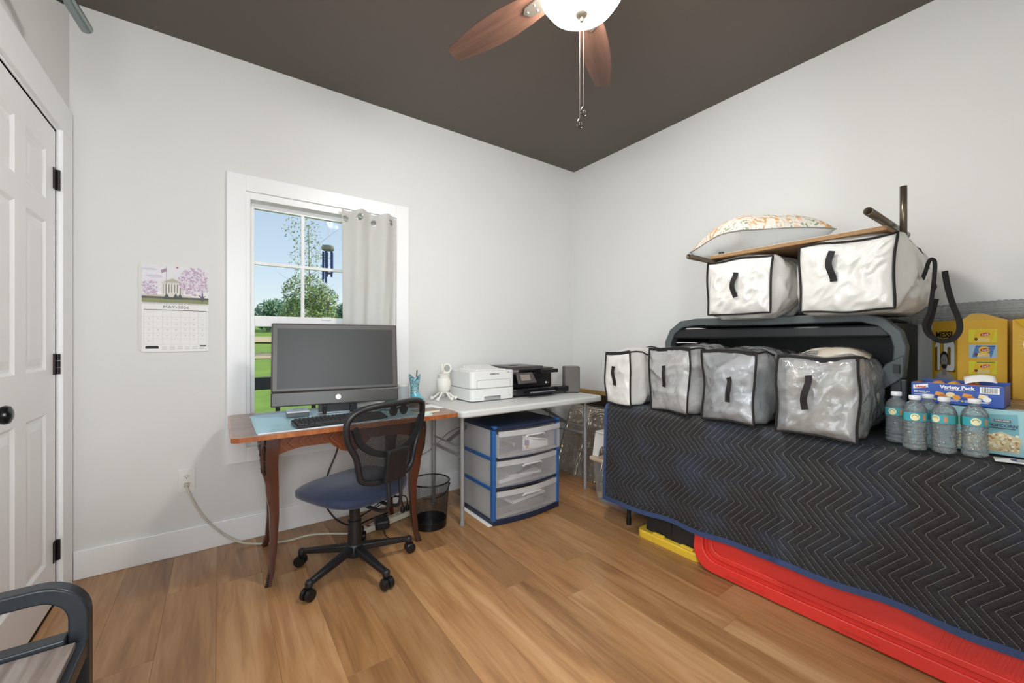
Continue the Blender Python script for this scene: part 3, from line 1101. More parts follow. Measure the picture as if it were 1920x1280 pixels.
# ---- things on the desk
ZD = DZT
matb = thing('desk_pad', 'light blue desk pad under a clear vinyl sheet on the desk', 'desk pad', (.13, 2.075, ZD - .001))
MB().prism(rrect(.0, .83, .0, .52, .01), 0, .0025).build('blue_sheet', mat('pad_blue', '#a9d4de', .28, var=.03), matb, fix=True)
cb = MB().box(0.003, .82, -.012, .0, 0, .0035)
cb.build('clear_edge', mat('pad_edge', '#e9eef0', .12, var=.02), matb, smooth=False)
ZP = ZD + .002

# all-in-one computer
mon = thing('desktop_computer', 'large dark grey all-in-one computer with a switched-off screen on the desk', 'computer', (.5325, 2.378, ZP), radians(-9.5))
BEZ = mat('monitor_bezel', '#4a4643', .38, var=.04)
CHIN = mat('monitor_chin', '#3a3633', .36, var=.04)
SCR = mat('screen_dark', '#1f1d1c', .42, var=.05, vs=4, spec=.5)
tilt = Matrix.Translation((0, 0, .058)) @ Matrix.Rotation(radians(-7), 4, 'X')
MW, MH = .648, .445
bz = MB(tilt)
bz.box(-MW / 2, MW / 2, .0, .032, .075, MH)
bz.build('display_housing', BEZ, mon, smooth=False, bevel=.008)
b2 = MB(tilt).box(-MW / 2, MW / 2, -.0015, .034, 0, .076)
b2.build('chin', CHIN, mon, smooth=False, bevel=.006)
b3 = MB(tilt).box(-.13, .13, .03, .075, .08, .36)
b3.build('rear_housing', BLACK, mon, smooth=False, bevel=.015)
s_ = MB(tilt).box(-MW / 2 + .028, MW / 2 - .028, -.0015, .004, .094, MH - .03)
s_.build('screen', SCR, mon, smooth=False)
frm = tilt @ face_frame((0, -.0021, .038), (1, 0, 0), (0, 0, 1))
pr = Print(frm)
pr.col(mat('logo_silver', '#d3d1cd', .3, metal=.4)).disc(0, 0, .0135, None, 28)
pr.done('logo_disc', mon)
text('hp', .021, frm, 0, .001, CHIN, mon, shear=.3, lift=.001)
nk = MB().box(-.10, .10, .035, .05, .012, .065).cbox((-.07, .02, .035), (.02, .05, .055), 0, .3).cbox((.07, .02, .035), (.02, .05, .055), 0, .3)
nk.build('stand_neck', BLACK, mon, smooth=False, bevel=.003)
st = MB()
SILV = mat('stand_silver', '#b5babd', .3, metal=.55)
st.box(-.13, -.06, -.13, .12, 0, .007).box(.06, .13, -.13, .12, 0, .007).box(-.06, .06, .05, .12, 0, .007)
st.build('stand_base', SILV, mon, smooth=False, bevel=.002)

# keyboard
kb = thing('keyboard', 'black computer keyboard on the front of the desk', 'keyboard', (.285, 2.075, ZP + .001), radians(3))
def kfr(x, y, z): return (x, y, z)
KW, KD = .43, .135
kbm = MB()
kbm.add([(0, 0, 0), (KW, 0, 0), (KW, KD, 0), (0, KD, 0), (0, 0, .011), (KW, 0, .011), (KW, KD, .021), (0, KD, .021)], [(3, 2, 1, 0), (4, 5, 6, 7), (0, 1, 5, 4), (1, 2, 6, 5), (2, 3, 7, 6), (3, 0, 4, 7)])
kbm.build('case', BLACK, kb, smooth=False, bevel=.004)
ks = MB()
def key(x, y, w_, d_=.0165):
    z = .0105 + .01 * (y / KD)
    ks.add([(x, y, z), (x + w_, y, z), (x + w_, y + d_, z + .001), (x, y + d_, z + .001), (x + .0018, y + .0015, z + .0075), (x + w_ - .0018, y + .0015, z + .0075), (x + w_ - .0018, y + d_ - .002, z + .0085), (x + .0018, y + d_ - .002, z + .0085)],
           [(4, 5, 6, 7), (0, 1, 5, 4), (1, 2, 6, 5), (2, 3, 7, 6), (3, 0, 4, 7)])
for j in range(6):
    y = .01 + j * .0195 + (.003 if j == 5 else 0)
    if j == 0:
        x = .01
        for w_ in (.023, .018, .023, .112, .023, .018, .018, .023):
            key(x, y, w_)
            x += w_ + .002
    else:
        for i in range(15):
            key(.01 + i * .0188, y, .0168)
    for i in range(3):
        if j not in (2,):
            key(.298 + i * .0188, y, .0168)
    for i in range(4):
        if j < 5:
            key(.36 + i * .016, y, .0145)
ks.build('keys', mat('key_caps', '#2a2a2d', .45), kb, smooth=False, kind='stuff')
# external drive
dr = thing('external_drive', 'small silver-topped drive on the blue desk pad left of the keyboard', 'drive', (.285, 2.40, ZP + .001), radians(-4))
MB().box(0, .105, 0, .13, 0, .022).build('case', mat('drive_dark', '#55595c', .35), dr, smooth=False, bevel=.004)
MB().box(-.001, .106, -.001, .131, .0225, .031).build('lid', mat('drive_silver', '#cfd1d1', .28, metal=.35), dr, smooth=False, bevel=.003)
MB().tube([(.055 + .028 * cos(t), .065 + .028 * sin(t), .0312) for t in [2 * pi * i / 28 for i in range(28)]], .0012, 5, closed=True).build('ring_mark', STEEL, dr)
# pen tray / paper stack in front of the monitor
nb = thing('steno_pad', 'cream notebook with a grey cover at the right end of the desk', 'notebook', (.885, 2.11, ZD), radians(7))
MB().prism(rrect(0, .15, 0, .10, .02), 0, .011).build('page_block', mat('cream_pages', '#e6ddc6', .6), nb, fix=True)
MB().prism(rrect(-.001, .151, .006, .101, .02), .0112, .0135).build('cover', mat('notebook_cover', '#8d8178', .5), nb, fix=True)
ms = thing('computer_mouse', 'brown and silver computer mouse beside the boot-shaped holder', 'mouse', (.965, 2.33, ZD), radians(-30))
MB().grid(lambda u, v: (.05 * cos(2 * pi * u) * sin(pi / 2 * v) , .03 * sin(2 * pi * u) * sin(pi / 2 * v), .001 + .03 * max(0, cos(pi / 2 * v)) ** .7), 24, 10, True).build('shell', mat('mouse_brown', '#5d4b40', .3), ms, fix=True)
MB().grid(lambda u, v: (.051 * cos(2 * pi * u), .031 * sin(2 * pi * u), .0005 + .007 * v), 24, 1, True).build('side_band', mat('mouse_silver', '#b7b7b7', .3, metal=.5), ms, fix=True)
MB().box(0, .19, 0, .13, 0, .004).build('envelope', PAPER, label='white envelope lying on the desk pad right of the computer stand', cat='envelope', loc=(.70, 2.52, ZP + .001), rotz=radians(12), smooth=False)
MB().box(0, .12, 0, .16, 0, .003).build('paper_sheet', PAPER, label='white paper sheet beside the notebook at the right desk end', cat='paper', loc=(.985, 2.235, ZD), rotz=radians(4), smooth=False)
# sunglasses
sg = thing('sunglasses', 'black sunglasses lying on the desk behind the chair back', 'sunglasses', (.79, 2.15, ZP + .002), radians(20))
for sx in (-.035, .035):
    MB().lathe([(0, -.002), (.027, -.002), (.027, .002), (0, .002)], 20, (sx, 0, .026), 'y').build('lens', DBLACK, sg, fix=True)
    MB().tube([(sx * 1.8, 0, .035), (sx * 1.9, .06, .03), (sx * 1.6, .12, .004)], .003, 6).build('temple', BLACK, sg)
MB().tube([(-.012, 0, .03), (0, 0, .036), (.012, 0, .03)], .003, 6).build('bridge', BLACK, sg)
# white bottle
jar = thing('plastic_tub', 'small cloudy plastic tub behind the right edge of the computer', 'tub', (.985, 2.60, ZD))
MB().lathe([(0, 0), (.036, 0), (.04, .006), (.04, .085), (.034, .1), (.034, .108), (0, .108)], 24).build('body', clear('tub_plastic', '#ffffff', .35, .25, '#e7ecf0'), jar)
MB().lathe([(0, .108), (.036, .108), (.036, .122), (0, .124)], 24).build('lid', WHITEP, jar)
pl = thing('green_trinket', 'small green patterned tin beside the plastic tub', 'tin', (.90, 2.585, ZP + .001))
MB().box(-.035, .035, -.02, .02, 0, .035).build('body', mat('tin_green', '#3f6a4c', .4, var=.5, vs=120), pl, smooth=False, bevel=.003)
MB().box(-.036, .036, -.021, .021, .0355, .043).build('lid', mat('tin_lid', '#9fb6a4', .3, metal=.3), pl, smooth=False, bevel=.002)
# cowboy boot pen holder
bt = thing('boot_holder', 'turquoise cowboy boot pen holder on the right of the desk', 'boot', (1.045, 2.535, ZD), radians(-50))
def boot_mat():
    m, nt, b = new_mat('boot_turquoise')
    v = coords(nt, (1, 1, .7))
    vo = N(nt, 'ShaderNodeTexNoise')
    vo.inputs['Scale'].default_value = 70
    vo.inputs['Distortion'].default_value = 2.5
    vo.inputs['Detail'].default_value = 1
    nt.links.new(v, vo.inputs['Vector'])
    tc = N(nt, 'ShaderNodeTexCoord')
    sp = N(nt, 'ShaderNodeSeparateXYZ')
    nt.links.new(tc.outputs['Object'], sp.inputs[0])
    up_ = N(nt, 'ShaderNodeMath', operation='GREATER_THAN', i_1=.062)
    nt.links.new(sp.outputs['Z'], up_.inputs[0])
    pat = ramp(nt, vo.outputs[0], [(.0, lin('#1b5560')), (.44, lin('#1f6672')), (.5, lin('#cfeaea')), (.56, lin('#5fb4c4')), (.62, lin('#17424c'))])
    nt.links.new(mixc(nt, up_.outputs[0], lin('#63bdd3'), pat), b.inputs['Base Color'])
    b.inputs['Roughness'].default_value = .2
    b.inputs['Coat Weight'].default_value = .6
    return m
BOOT = boot_mat()
sec = [(.016, .030, .026, .0), (.05, .030, .027, .0), (.062, .027, .025, -.004), (.08, .024, .023, -.006), (.11, .025, .024, -.006), (.14, .030, .026, -.006), (.165, .036, .028, -.006), (.172, .037, .028, -.006)]
shaft = MB()
nn = 28
vs, fs = [], []
for (z, rx, ry, ox) in sec:
    for i in range(nn):
        a = 2 * pi * i / nn
        zz = z
        if z > .15:
            zz = z + .018 * (abs(cos(a)) ** 3) - .012 * abs(sin(a)) ** 2
        vs.append((ox + rx * cos(a), ry * sin(a), zz))
for j in range(len(sec) - 1):
    for i in range(nn):
        k = (i + 1) % nn
        fs.append((j * nn + i, j * nn + k, (j + 1) * nn + k, (j + 1) * nn + i))
shaft.add(vs, fs)
so = shaft.build('shaft', BOOT, bt)
so.modifiers.new('t', 'SOLIDIFY').thickness = -.003
ft = MB()
ft.grid(lambda u, v: (.015 + .075 * v - .03, (.027 - .006 * abs(v - .45) * (1 if v < .75 else 3.2)) * sin(2 * pi * u) * (1 if v < .98 else .3), .010 + (.052 * (1 - v) ** .9 + .018) * .5 * (1 - cos(2 * pi * u)) * (1 if v < .98 else .4)), 24, 14, True)
ft.build('foot', BOOT, bt, fix=True)
sole = MB()
sole.prism([(-.035, -.024), (-.01, -.026), (.03, -.028), (.06, -.02), (.068, 0), (.06, .02), (.03, .028), (-.01, .026), (-.035, .024)], .004, .011)
sole.prism([(-.035, -.022), (-.008, -.023), (-.008, .023), (-.035, .022)], 0, .012)
sole.build('sole', mat('boot_sole', '#191a1c', .5), bt, fix=True)
MB().cyl((1.04, 2.53, .77), (1.052, 2.525, .945), .004, n=10).build('pen', mat('pen_grey', '#55585c', .35), label='grey pen standing in the turquoise boot holder', cat='pen')

# ================================================================== CORDS, POWER STRIP
CORDW = mat('cord_offwhite', '#c9c5b6', .5)
pth = smooth_path([(-.143, B_ - .03, .368), (-.13, B_ - .05, .33), (-.085, 2.735, .22), (-.02, 2.73, .12), (.07, 2.71, .035), (.16, 2.665, .008), (.30, 2.60, .008), (.42, 2.60, .008), (.52, 2.55, .008), (.62, 2.475, .009), (.665, 2.45, .018)], 8)
ec = thing('extension_cord', 'off-white extension cord from the wall outlet along the floor to the power strip', 'cord', (0, 0, 0))
MB().tube(pth, .0055, 8).build('cord', CORDW, ec)
MB().cbox((-.143, B_ - .019, .37), (.024, .018, .022)).build('plug', CORDW, ec, bevel=.004, smooth=False)
sa = math.atan2(.09, .30)
ps = thing('power_strip', 'beige power strip with red switch on the floor under the desk', 'power strip', (.665, 2.445, 0), sa)
BEI = mat('strip_beige', '#d8d1bd', .45)
MB().box(0, .36, -.024, .024, .002, .034).build('housing', BEI, ps, smooth=False, bevel=.004)
sk = MB()
for i in range(6):
    x = .10 + i * .042
    for dx, dy in ((-.006, .006), (.006, .006), (0, -.007)):
        sk.box(x + dx - .002, x + dx + .002, dy - .004, dy + .004, .0338, .0346)
sk.build('socket_slots', INK, ps, smooth=False)
MB().box(.045, .065, -.012, .012, .034, .039).build('switch', mat('switch_red', '#5d1c17', .3), ps, smooth=False, bevel=.002, label='dark red switch')
ad = thing('power_adapter', 'black power adapter brick plugged into the power strip', 'adapter', (.785, 2.425, .036), sa - .5)
MB().box(-.04, .04, -.075, .035, .0, .05).build('body', DBLACK, ad, smooth=False, bevel=.012, seg=3)
MB().tube([(0, -.07, .02), (.01, -.1, -.02), (.03, -.13, -.03), (-.05, -.15, -.03)], .003, 6).build('cord', DBLACK, ad)
for i, (x, y) in enumerate(((.955, 2.525), (.99, 2.535))):
    pgx = thing('black_plug', ('black plug on the power strip nearer the adapter', 'black plug at the far right end of the power strip')[i], 'plug', (x, y, .0365))
    MB().lathe([(0, 0), (.014, 0), (.014, .028), (.007, .04), (0, .04)], 12).build('body', DBLACK, pgx)
    MB().tube(smooth_path([(0, 0, .035), (-.01, .02, .09), (-.08 - .03 * i, .06, .10 - .02 * i), (-.16, .10, .03), (-.25 - i * .05, .13, -.028)], 6), .0035, 6).build('cord', DBLACK, pgx)
MB().tube(smooth_path([(.60, 2.66, .73 - .03), (.605, 2.68, .60), (.59, 2.67, .46), (.53, 2.64, .33), (.50, 2.60, .2), (.56, 2.56, .08), (.66, 2.55, .02), (.78, 2.60, .012), (.9, 2.64, .01)], 8), .005, 8).build('computer_cable', DBLACK, label='black cable hanging behind the desk from the computer to the floor', cat='cable')
MB().tube(smooth_path([(1.15, 2.70, .70), (1.13, 2.70, .55), (1.10, 2.70, .42), (1.14, 2.71, .33), (1.25, 2.72, .36), (1.40, 2.73, .46), (1.60, 2.745, .5)], 8), .0025, 6).build('thin_cable', mat('cable_grey', '#8d8c88', .5), label='thin grey cable looping along the wall under the folding table', cat='cable')
MB().tube(smooth_path([(1.18, 2.70, .012), (1.26, 2.66, .02), (1.31, 2.62, .06), (1.33, 2.60, .13)], 8), .004, 8).build('floor_cable', DBLACK, label='black cable on the floor behind the mesh waste bin', cat='cable')

# ================================================================== OFFICE CHAIR
hx, hy = .55, 2.112
ch = thing('office_chair', 'black mesh-back office chair with a dark blue seat on casters', 'chair', (hx, hy, 0), radians(113))
CB = mat('chair_black', '#1b1b1d', .42, var=.06)
SEAT = mat('seat_fabric', '#1d2845', .7, var=.12, vs=60, bump=.35, bs=500, sheen=.25)
MB().lathe([(0, .062), (.036, .062), (.042, .075), (.04, .118), (.034, .125), (0, .125)], 24).build('hub', CB, ch)
rot0 = -3.3 - 113
arm_m = MB()
arm_m.add([(.02, -.021, .085), (.02, .021, .085), (.02, .021, .120), (.02, -.021, .120), (.275, -.014, .062), (.275, .014, .062), (.275, .011, .085), (.275, -.011, .085)],
          [(0, 1, 2, 3), (4, 7, 6, 5), (0, 4, 5, 1), (1, 5, 6, 2), (2, 6, 7, 3), (3, 7, 4, 0)])
arm_m.lathe([(0, .055), (.017, .055), (.018, .075), (.014, .086), (0, .088)], 16, (.275, 0, 0))
arm0 = arm_m.build('base_arm', CB, ch, bevel=.006, fix=True)
cst = MB().lathe([(0, .03), (.010, .03), (.010, .058), (0, .058)], 12, (.275, 0, 0))
cst.add([], [])
for s in (-1, 1):
    cst.lathe([(0, -.012), (.020, -.012), (.026, -.007), (.0265, .004), (.024, .010), (0, .010)], 20, (.282, s * .0145, .0265), 'y')
cst.box(.262, .290, -.0035, .0035, .02, .05)
caster0 = cst.build('caster', mat('caster_black', '#141416', .3), arm0, fix=True)
for i in range(5):
    a = arm0 if i == 0 else clone(arm0, ch)
    a.rotation_euler.z = radians(rot0 + 72 * i)
MB().lathe([(0, .12), (.034, .12), (.031, .235), (.033, .236), (.033, .24), (.026, .242), (.026, .35), (0, .35)], 24).build('gas_lift', CB, ch)
MB().box(-.13, .10, -.075, .075, .345, .365).build('mechanism', CB, ch, smooth=False, bevel=.006)
MB().tube([(.03, -.05, .345), (.03, -.16, .335), (.03, -.22, .33)], .005, 8).build('height_lever', CB, ch)
def seatf(u, v):
    a = 2 * pi * u
    n = 3.2
    e = (abs(cos(a)) ** n + abs(sin(a)) ** n) ** (-1 / n)
    ex, ey = cos(a) * e, sin(a) * e
    if v < .5:      # bottom half
        t = v / .5
        k = min(1, t * 1.25) ** .6
        z = -.042 * (1 - max(0, (t - .55) / .45) ** 2 * .9)
    else:
        t = (v - .5) / .5
        k = (1 - t) ** .5
        z = .045 * (1 - (1 - t) ** 2.2)
    x, y = ex * .225 * k, ey * .235 * k
    z += -.020 * (x / .225) ** 3 * (1 if x > 0 else 0) + .018 * (abs(y) / .235) ** 2.5
    return (x + .01, y, .412 + z)
MB().grid(seatf, 56, 26, True).build('seat', SEAT, ch, fix=True, angle=2.)
# backrest frame in (y, z), leaning back; rear is -x
def bp(y, z, off=0):
    return Vector((-.245 - .16 * (z - .5) * .9 + .055 * (1 - (y / .23) ** 2) * -1 + .045 + off, y, z))
outl = [(0, .848), (.12, .846), (.195, .828), (.226, .78), (.216, .70), (.178, .625), (.162, .56), (.145, .515), (.09, .493), (0, .488)]
outl = outl + [(-y, z) for y, z in outl[-2:0:-1]]
loop = smooth_path([bp(y, z) for y, z in outl], 5, closed=True)
fr_ = MB().sweep(loop, [(.016 * cos(t), .013 * sin(t)) for t in [2 * pi * i / 10 for i in range(10)]], closed=True, up=(1, 0, 0))
fr_.build('back_frame', CB, ch, angle=2.)
ub = smooth_path([bp(y, z, -.006) for y, z in [(-.20, .76), (-.17, .69), (-.10, .635), (0, .615), (.10, .635), (.17, .69), (.20, .76)]], 6)
MB().sweep(ub, [(-.007, -.014), (.007, -.014), (.007, .014), (-.007, .014)], up=(1, 0, 0)).build('lumbar_band', CB, ch, angle=1.2)
# woven mesh: lattice of thin ribbons clipped to the outline
hull = [(p.y, p.z) for p in loop]
def yspan(z):
    ys = []
    for (a, b) in zip(hull, hull[1:] + hull[:1]):
        if (a[1] - z) * (b[1] - z) < 0:
            ys.append(a[0] + (b[0] - a[0]) * (z - a[1]) / (b[1] - a[1]))
    return (min(ys), max(ys)) if len(ys) > 1 else None
def zspan(y):
    zs = []
    for (a, b) in zip(hull, hull[1:] + hull[:1]):
        if (a[0] - y) * (b[0] - y) < 0:
            zs.append(a[1] + (b[1] - a[1]) * (y - a[0]) / (b[0] - a[0]))
    return (min(zs), max(zs)) if len(zs) > 1 else None
msh = MB()
hw = .00095
z = .492
while z < .842:
    s = yspan(z)
    if s:
        n = 14
        vs, fs = [], []
        for i in range(n + 1):
            y = s[0] + (s[1] - s[0]) * i / n
            vs += [bp(y, z - hw, .004), bp(y, z + hw, .004)]
        fs = [(2 * i, 2 * i + 2, 2 * i + 3, 2 * i + 1) for i in range(n)]
        msh.add(vs, fs)
    z += .0042
y = -.208
while y < .208:
    s = zspan(y)
    if s:
        n = 8
        vs, fs = [], []
        for i in range(n + 1):
            z = s[0] + (s[1] - s[0]) * i / n
            vs += [bp(y - hw, z, .0035), bp(y + hw, z, .0035)]
        fs = [(2 * i, 2 * i + 2, 2 * i + 3, 2 * i + 1) for i in range(n)]
        msh.add(vs, fs)
    y += .0042
msh.build('back_mesh', mat('mesh_fabric', '#202022', .6), ch, kind='stuff')
MB(Matrix.Translation((-.292, 0, .555)) @ Matrix.Rotation(radians(-9), 4, 'Y')).box(-.012, .012, -.062, .062, -.065, .085).build('back_plate', CB, ch, smooth=False, bevel=.006)
for s in (-1, 1):
    MB().tube(smooth_path([(-.10, s * .036, .352), (-.19, s * .036, .345), (-.262, s * .036, .355), (-.285, s * .036, .395), (-.283, s * .036, .47), (-.278, s * .036, .55)], 6), .0085, 10).build('back_support_bar', CB, ch)

# ================================================================== WASTE BIN
bn = thing('waste_bin', 'black wire mesh waste bin on the floor between desk and drawers', 'waste bin', (1.055, 2.33, 0))
def brad(z): return .098 + .02 * z / .275
wm = MB()
for i in range(96):
    a = 2 * pi * i / 96
    wm.tube([(brad(z) * cos(a), brad(z) * sin(a), z) for z in (.04, .27)], .0006, 3, caps=False)
z = .045
while z < .27:
    wm.tube([(brad(z) * cos(2 * pi * i / 40), brad(z) * sin(2 * pi * i / 40), z) for i in range(40)], .0006, 3, closed=True)
    z += .0065
BINM = mat('bin_black', '#18181a', .35, metal=.4)
wm.build('wire_mesh', BINM, bn, kind='stuff')
MB().lathe([(.0, .002), (.1, .002), (.101, .045), (.099, .045), (.097, .006), (0, .006)], 40).build('solid_base', BINM, bn)
MB().tube([(.119 * cos(2 * pi * i / 48), .119 * sin(2 * pi * i / 48), .275) for i in range(48)], .0045, 8, closed=True).build('rim', BINM, bn)
# ================================================================== FOLDING TABLE
ft_ = thing('folding_table', 'pale grey plastic folding table with steel legs beside the wooden desk', 'table', (0, 0, 0))
FT = mat('table_plastic', '#cfd0cd', .5, var=.025, bump=.08, bs=260)
MB().prism(rrect(1.128, 2.345, 2.07, 2.685, .045), .684, .727).build('tabletop', FT, ft_, bevel=.012, seg=3, fix=True)
LEGM = mat('leg_grey_paint', '#a9aaa9', .35, metal=.45)
for lx in (1.215, 2.29):
    for ly in (2.21, 2.62):
        MB().cyl((lx, ly, .012), (lx, ly, .685), .0135, n=14).build('leg', LEGM, ft_)
        MB().cyl((lx, ly, 0), (lx, ly, .02), .0155, n=14).build('foot_cap', mat('foot_grey', '#8f9091', .5), ft_)
    MB().cyl((lx, 2.21, .42), (lx, 2.62, .42), .010, n=12).build('cross_bar', LEGM, ft_)
    MB().cyl((lx, 2.21, .475), (lx, 2.62, .475), .006, n=10).build('cross_bar', LEGM, ft_)
    sgn = 1 if lx < 1.7 else -1
    MB().bar([(lx, 2.415, .475), (lx + sgn * .36, 2.415, .675)], .022, .008, up=(0, 1, 0)).build('brace', mat('brace_dark', '#6a6c6e', .4, metal=.5), ft_)
ZT = .728
# ---- white laser printer
wp = thing('laser_printer', 'white boxy laser printer on the folding table', 'printer', (1.345, 2.325, ZT))
WPM = mat('printer_white', '#e3e3e1', .38, var=.015)
WPG = mat('printer_grey', '#b5b5b4', .4)
PWd, PD_, PH_ = .355, .325, .205
MB().prism(rrect(0, PWd, 0, PD_, .03), .006, .085).build('lower_body', WPM, wp, fix=True, angle=.9, bevel=.003)
MB().prism(rrect(0, PWd, 0, PD_, .03), .087, PH_).build('upper_body', WPM, wp, fix=True, angle=.9, bevel=.006)
MB().box(.03, PWd - .03, .03, PD_ - .03, .0, .007).build('foot_plate', WPG, wp, smooth=False)
MB().prism([(.07, .05), (PWd - .05, .04), (PWd - .05, PD_ - .02), (.07, PD_ - .02)], PH_ - .002, PH_ + .006).build('output_tray', mat('printer_tray', '#efefec', .5), wp, fix=True)
MB().add([(.08, .03, PH_ + .001), (PWd - .07, .03, PH_ + .001), (PWd - .07, .26, PH_ + .03), (.08, .26, PH_ + .03), (.08, .26, PH_ + .0), (PWd - .07, .26, PH_)], [(0, 1, 2, 3), (3, 2, 5, 4), (0, 3, 4), (1, 5, 2)]).build('top_cover', WPM, wp, smooth=False)
pt_ = MB().sweep([(x, -.0008, z) for x, z in ((.045, .087), (.045, .138), (.052, .145), (PWd - .045, .145), (PWd - .04, .138), (PWd - .04, .087))], [(-.0008, -.0015), (.0008, -.0015), (.0008, .0015), (-.0008, .0015)], up=(0, 1, 0))
pt_.build('paper_door_seam', WPG, wp, smooth=False)
MB().box(.10, .235, -.002, .02, .008, .034).build('tray_handle', mat('printer_handle', '#9d9d9c', .45), wp, smooth=False, bevel=.003)
MB().box(.105, .23, -.0026, .0, .026, .033).build('handle_shadow_gap', mat('printer_gap', '#6d6d6d', .5), wp, smooth=False)
fw = face_frame((0, -.0003, 0), (1, 0, 0), (0, 0, 1))
text('SAMSUNG', .0135, fw, .185, .183, mat('printer_logo', '#4c4d52', .4), wp, bold=.0003, sx=1.2)
pr = Print(fw)
pr.col(mat('mark_blue', '#6f9fd6', .4)).disc(.325, .193, .008)
pr.col(WHITE_INK).disc(.325, .193, .005)
pr.col(mat('mark_grey', '#8f9094', .4)).rect(.283, .293, .189, .192).rect(.298, .306, .186, .197)
pr.col(INK).rect(.301, .304, .063, .067).rect(.301, .304, .045, .049)
pr.done('panel_marks', wp)
text('M2825', .006, fw, .31, .03, mat('mark_grey', ''), wp)

# ---- black inkjet
bp_ = thing('inkjet_printer', 'black all-in-one inkjet printer with a tilted screen on the folding table', 'printer', (1.705, 2.34, ZT))
BG = mat('printer_black', '#161519', .25, var=.05, coat=.3)
BG2 = mat('printer_lid_grey', '#4a4547', .35)
MB().prism([(0, .02), (.03, 0), (.40, 0), (.42, .02), (.42, .32), (0, .32)], .012, .06).build('base_tray', BG, bp_, fix=True, bevel=.006)
MB().box(.03, .39, .03, .31, .0, .014).build('foot_plate', BLACK, bp_, smooth=False)
MB().box(.0, .40, .05, .32, .06, .17).build('body', BG, bp_, smooth=False, bevel=.008)
MB().box(.27, .445, .02, .31, .165, .195).build('side_wing', BG, bp_, smooth=False, bevel=.006)
MB().box(-.008, .30, .03, .33, .196, .222).build('scanner_lid', BG2, bp_, smooth=False, bevel=.005)
MB().box(.30, .43, .06, .31, .196, .205).build('photo_tray_cover', mat('printer_tray_brown', '#6b5f57', .4), bp_, smooth=False, bevel=.003)
MB().ball((.11, .16, .222), (.045, .03, .007), 16, 8).build('lid_badge', BG, bp_)
xs = Matrix.Translation((.03, -.012, .098)) @ Matrix.Rotation(radians(-24), 4, 'X')
MB(xs).prism([(.0, .0), (.17, .0), (.15, .085), (.0, .085)], -.008, .008, lambda x, y, z: (x, z, y)).build('control_panel', BG2, bp_, fix=True, bevel=.005)
MB(xs).box(.03, .115, -.0095, -.0075, .022, .068).build('touch_screen', mat('touch_screen_glass', '#8b8078', .15), bp_, smooth=False)
MB().box(.09, .36, -.07, .10, .024, .034).build('paper_tray', BG, bp_, smooth=False, bevel=.003)
MB().box(.10, .34, -.068, -.055, .0345, .042).build('tray_lip', mat('tray_grey', '#7c7c80', .3), bp_, smooth=False, bevel=.002)
MB().box(.40, .52, -.02, .12, .015, .06).build('side_tray', BG, bp_, smooth=False, bevel=.008)
MB().box(.335, .350, .0485, .051, .085, .097).build('card_slot_label', WHITE_INK, bp_, smooth=False)
MB().box(.36, .372, .0485, .051, .085, .093).build('usb_port', mat('usb_grey', '#7a6f66', .4), bp_, smooth=False)
MB().box(.20, .33, .048, .052, .07, .12).build('cartridge_gap', DBLACK, bp_, smooth=False)

# ---- grey speaker
spk = thing('speaker', 'small grey fabric speaker at the right end of the folding table', 'speaker', (2.285, 2.36, ZT), radians(-30))
MB().prism(rrect(-.062, .062, -.055, .055, .018), .004, .205).build('fabric_body', mat('speaker_grey', '#6f6a66', .7, var=.08, bump=.5, bs=700), spk, fix=True, bevel=.004)
MB().prism(rrect(-.056, .056, -.049, .049, .016), .2052, .2085).build('top_plate', mat('speaker_top', '#7b7672', .5), spk, fix=True)
MB().prism(rrect(-.055, .055, -.048, .048, .016), .0, .004).build('base', BLACK, spk, fix=True)
MB().tube(smooth_path([(2.235, 2.42, .737), (2.19, 2.45, .732), (2.15, 2.52, .75), (2.16, 2.58, .735), (2.2, 2.67, .735)], 6), .0025, 6).build('speaker_cable', DBLACK, label='thin black cable behind the grey speaker on the folding table', cat='cable')

# ---- white figurine jar
fg = thing('figurine_jar', 'white jar with two round lens rings on top and splayed ball feet', 'figurine', (1.262, 2.56, ZT))
CER = mat('white_ceramic', '#e6e3da', .45, var=.04, bump=.35, bs=60)
MB().lathe([(0, .048), (.028, .05), (.044, .07), (.05, .1), (.049, .128), (.043, .148), (.04, .15)], 28).build('body', CER, fg)
MB().lathe([(.04, .15), (.039, .153), (.041, .156), (.041, .172), (.044, .176), (.03, .185), (0, .186)], 28).build('neck', CER, fg)
for i, a in enumerate((215, 285, 335, 35, 150)):
    a = radians(a)
    MB().tube([(cos(a) * .02, sin(a) * .02, .062), (cos(a) * .055, sin(a) * .055, .028), (cos(a) * .078, sin(a) * .078, .013)], .0065, 8).build('leg', CER, fg)
    MB().ball((cos(a) * .082, sin(a) * .082, .0135), .0135, 14, 10).build('ball_foot', CER, fg)
for sx, yaw in ((-.016, 60), (.02, -20)):
    q = radians(yaw)
    cc = Vector((sx, -.01, .218))
    e = Vector((cos(q), sin(q), 0))
    MB().tube([cc + e * .026 * cos(t) + Vector((0, 0, .030)) * sin(t) for t in [2 * pi * i / 28 for i in range(28)]], .0065, 8, closed=True).build('lens_ring', CER, fg)
    MB().add([cc + e * .022 * cos(t) + Vector((0, 0, .026)) * sin(t) for t in [2 * pi * i / 20 for i in range(20)]], [tuple(range(20))]).build('mirror', mat('ring_mirror', '#b9bcba', .12, metal=.7), fg, smooth=False)
MB().cyl((0, -.008, .18), (.002, -.01, .192), .012, n=12).build('ring_mount', CER, fg)
MB().tube(smooth_path([(1.335, 2.53, .737), (1.352, 2.50, .731), (1.36, 2.66, .731)], 6), .004, 6).build('jar_cable', DBLACK, label='short black plug lead beside the white figurine jar', cat='cable')

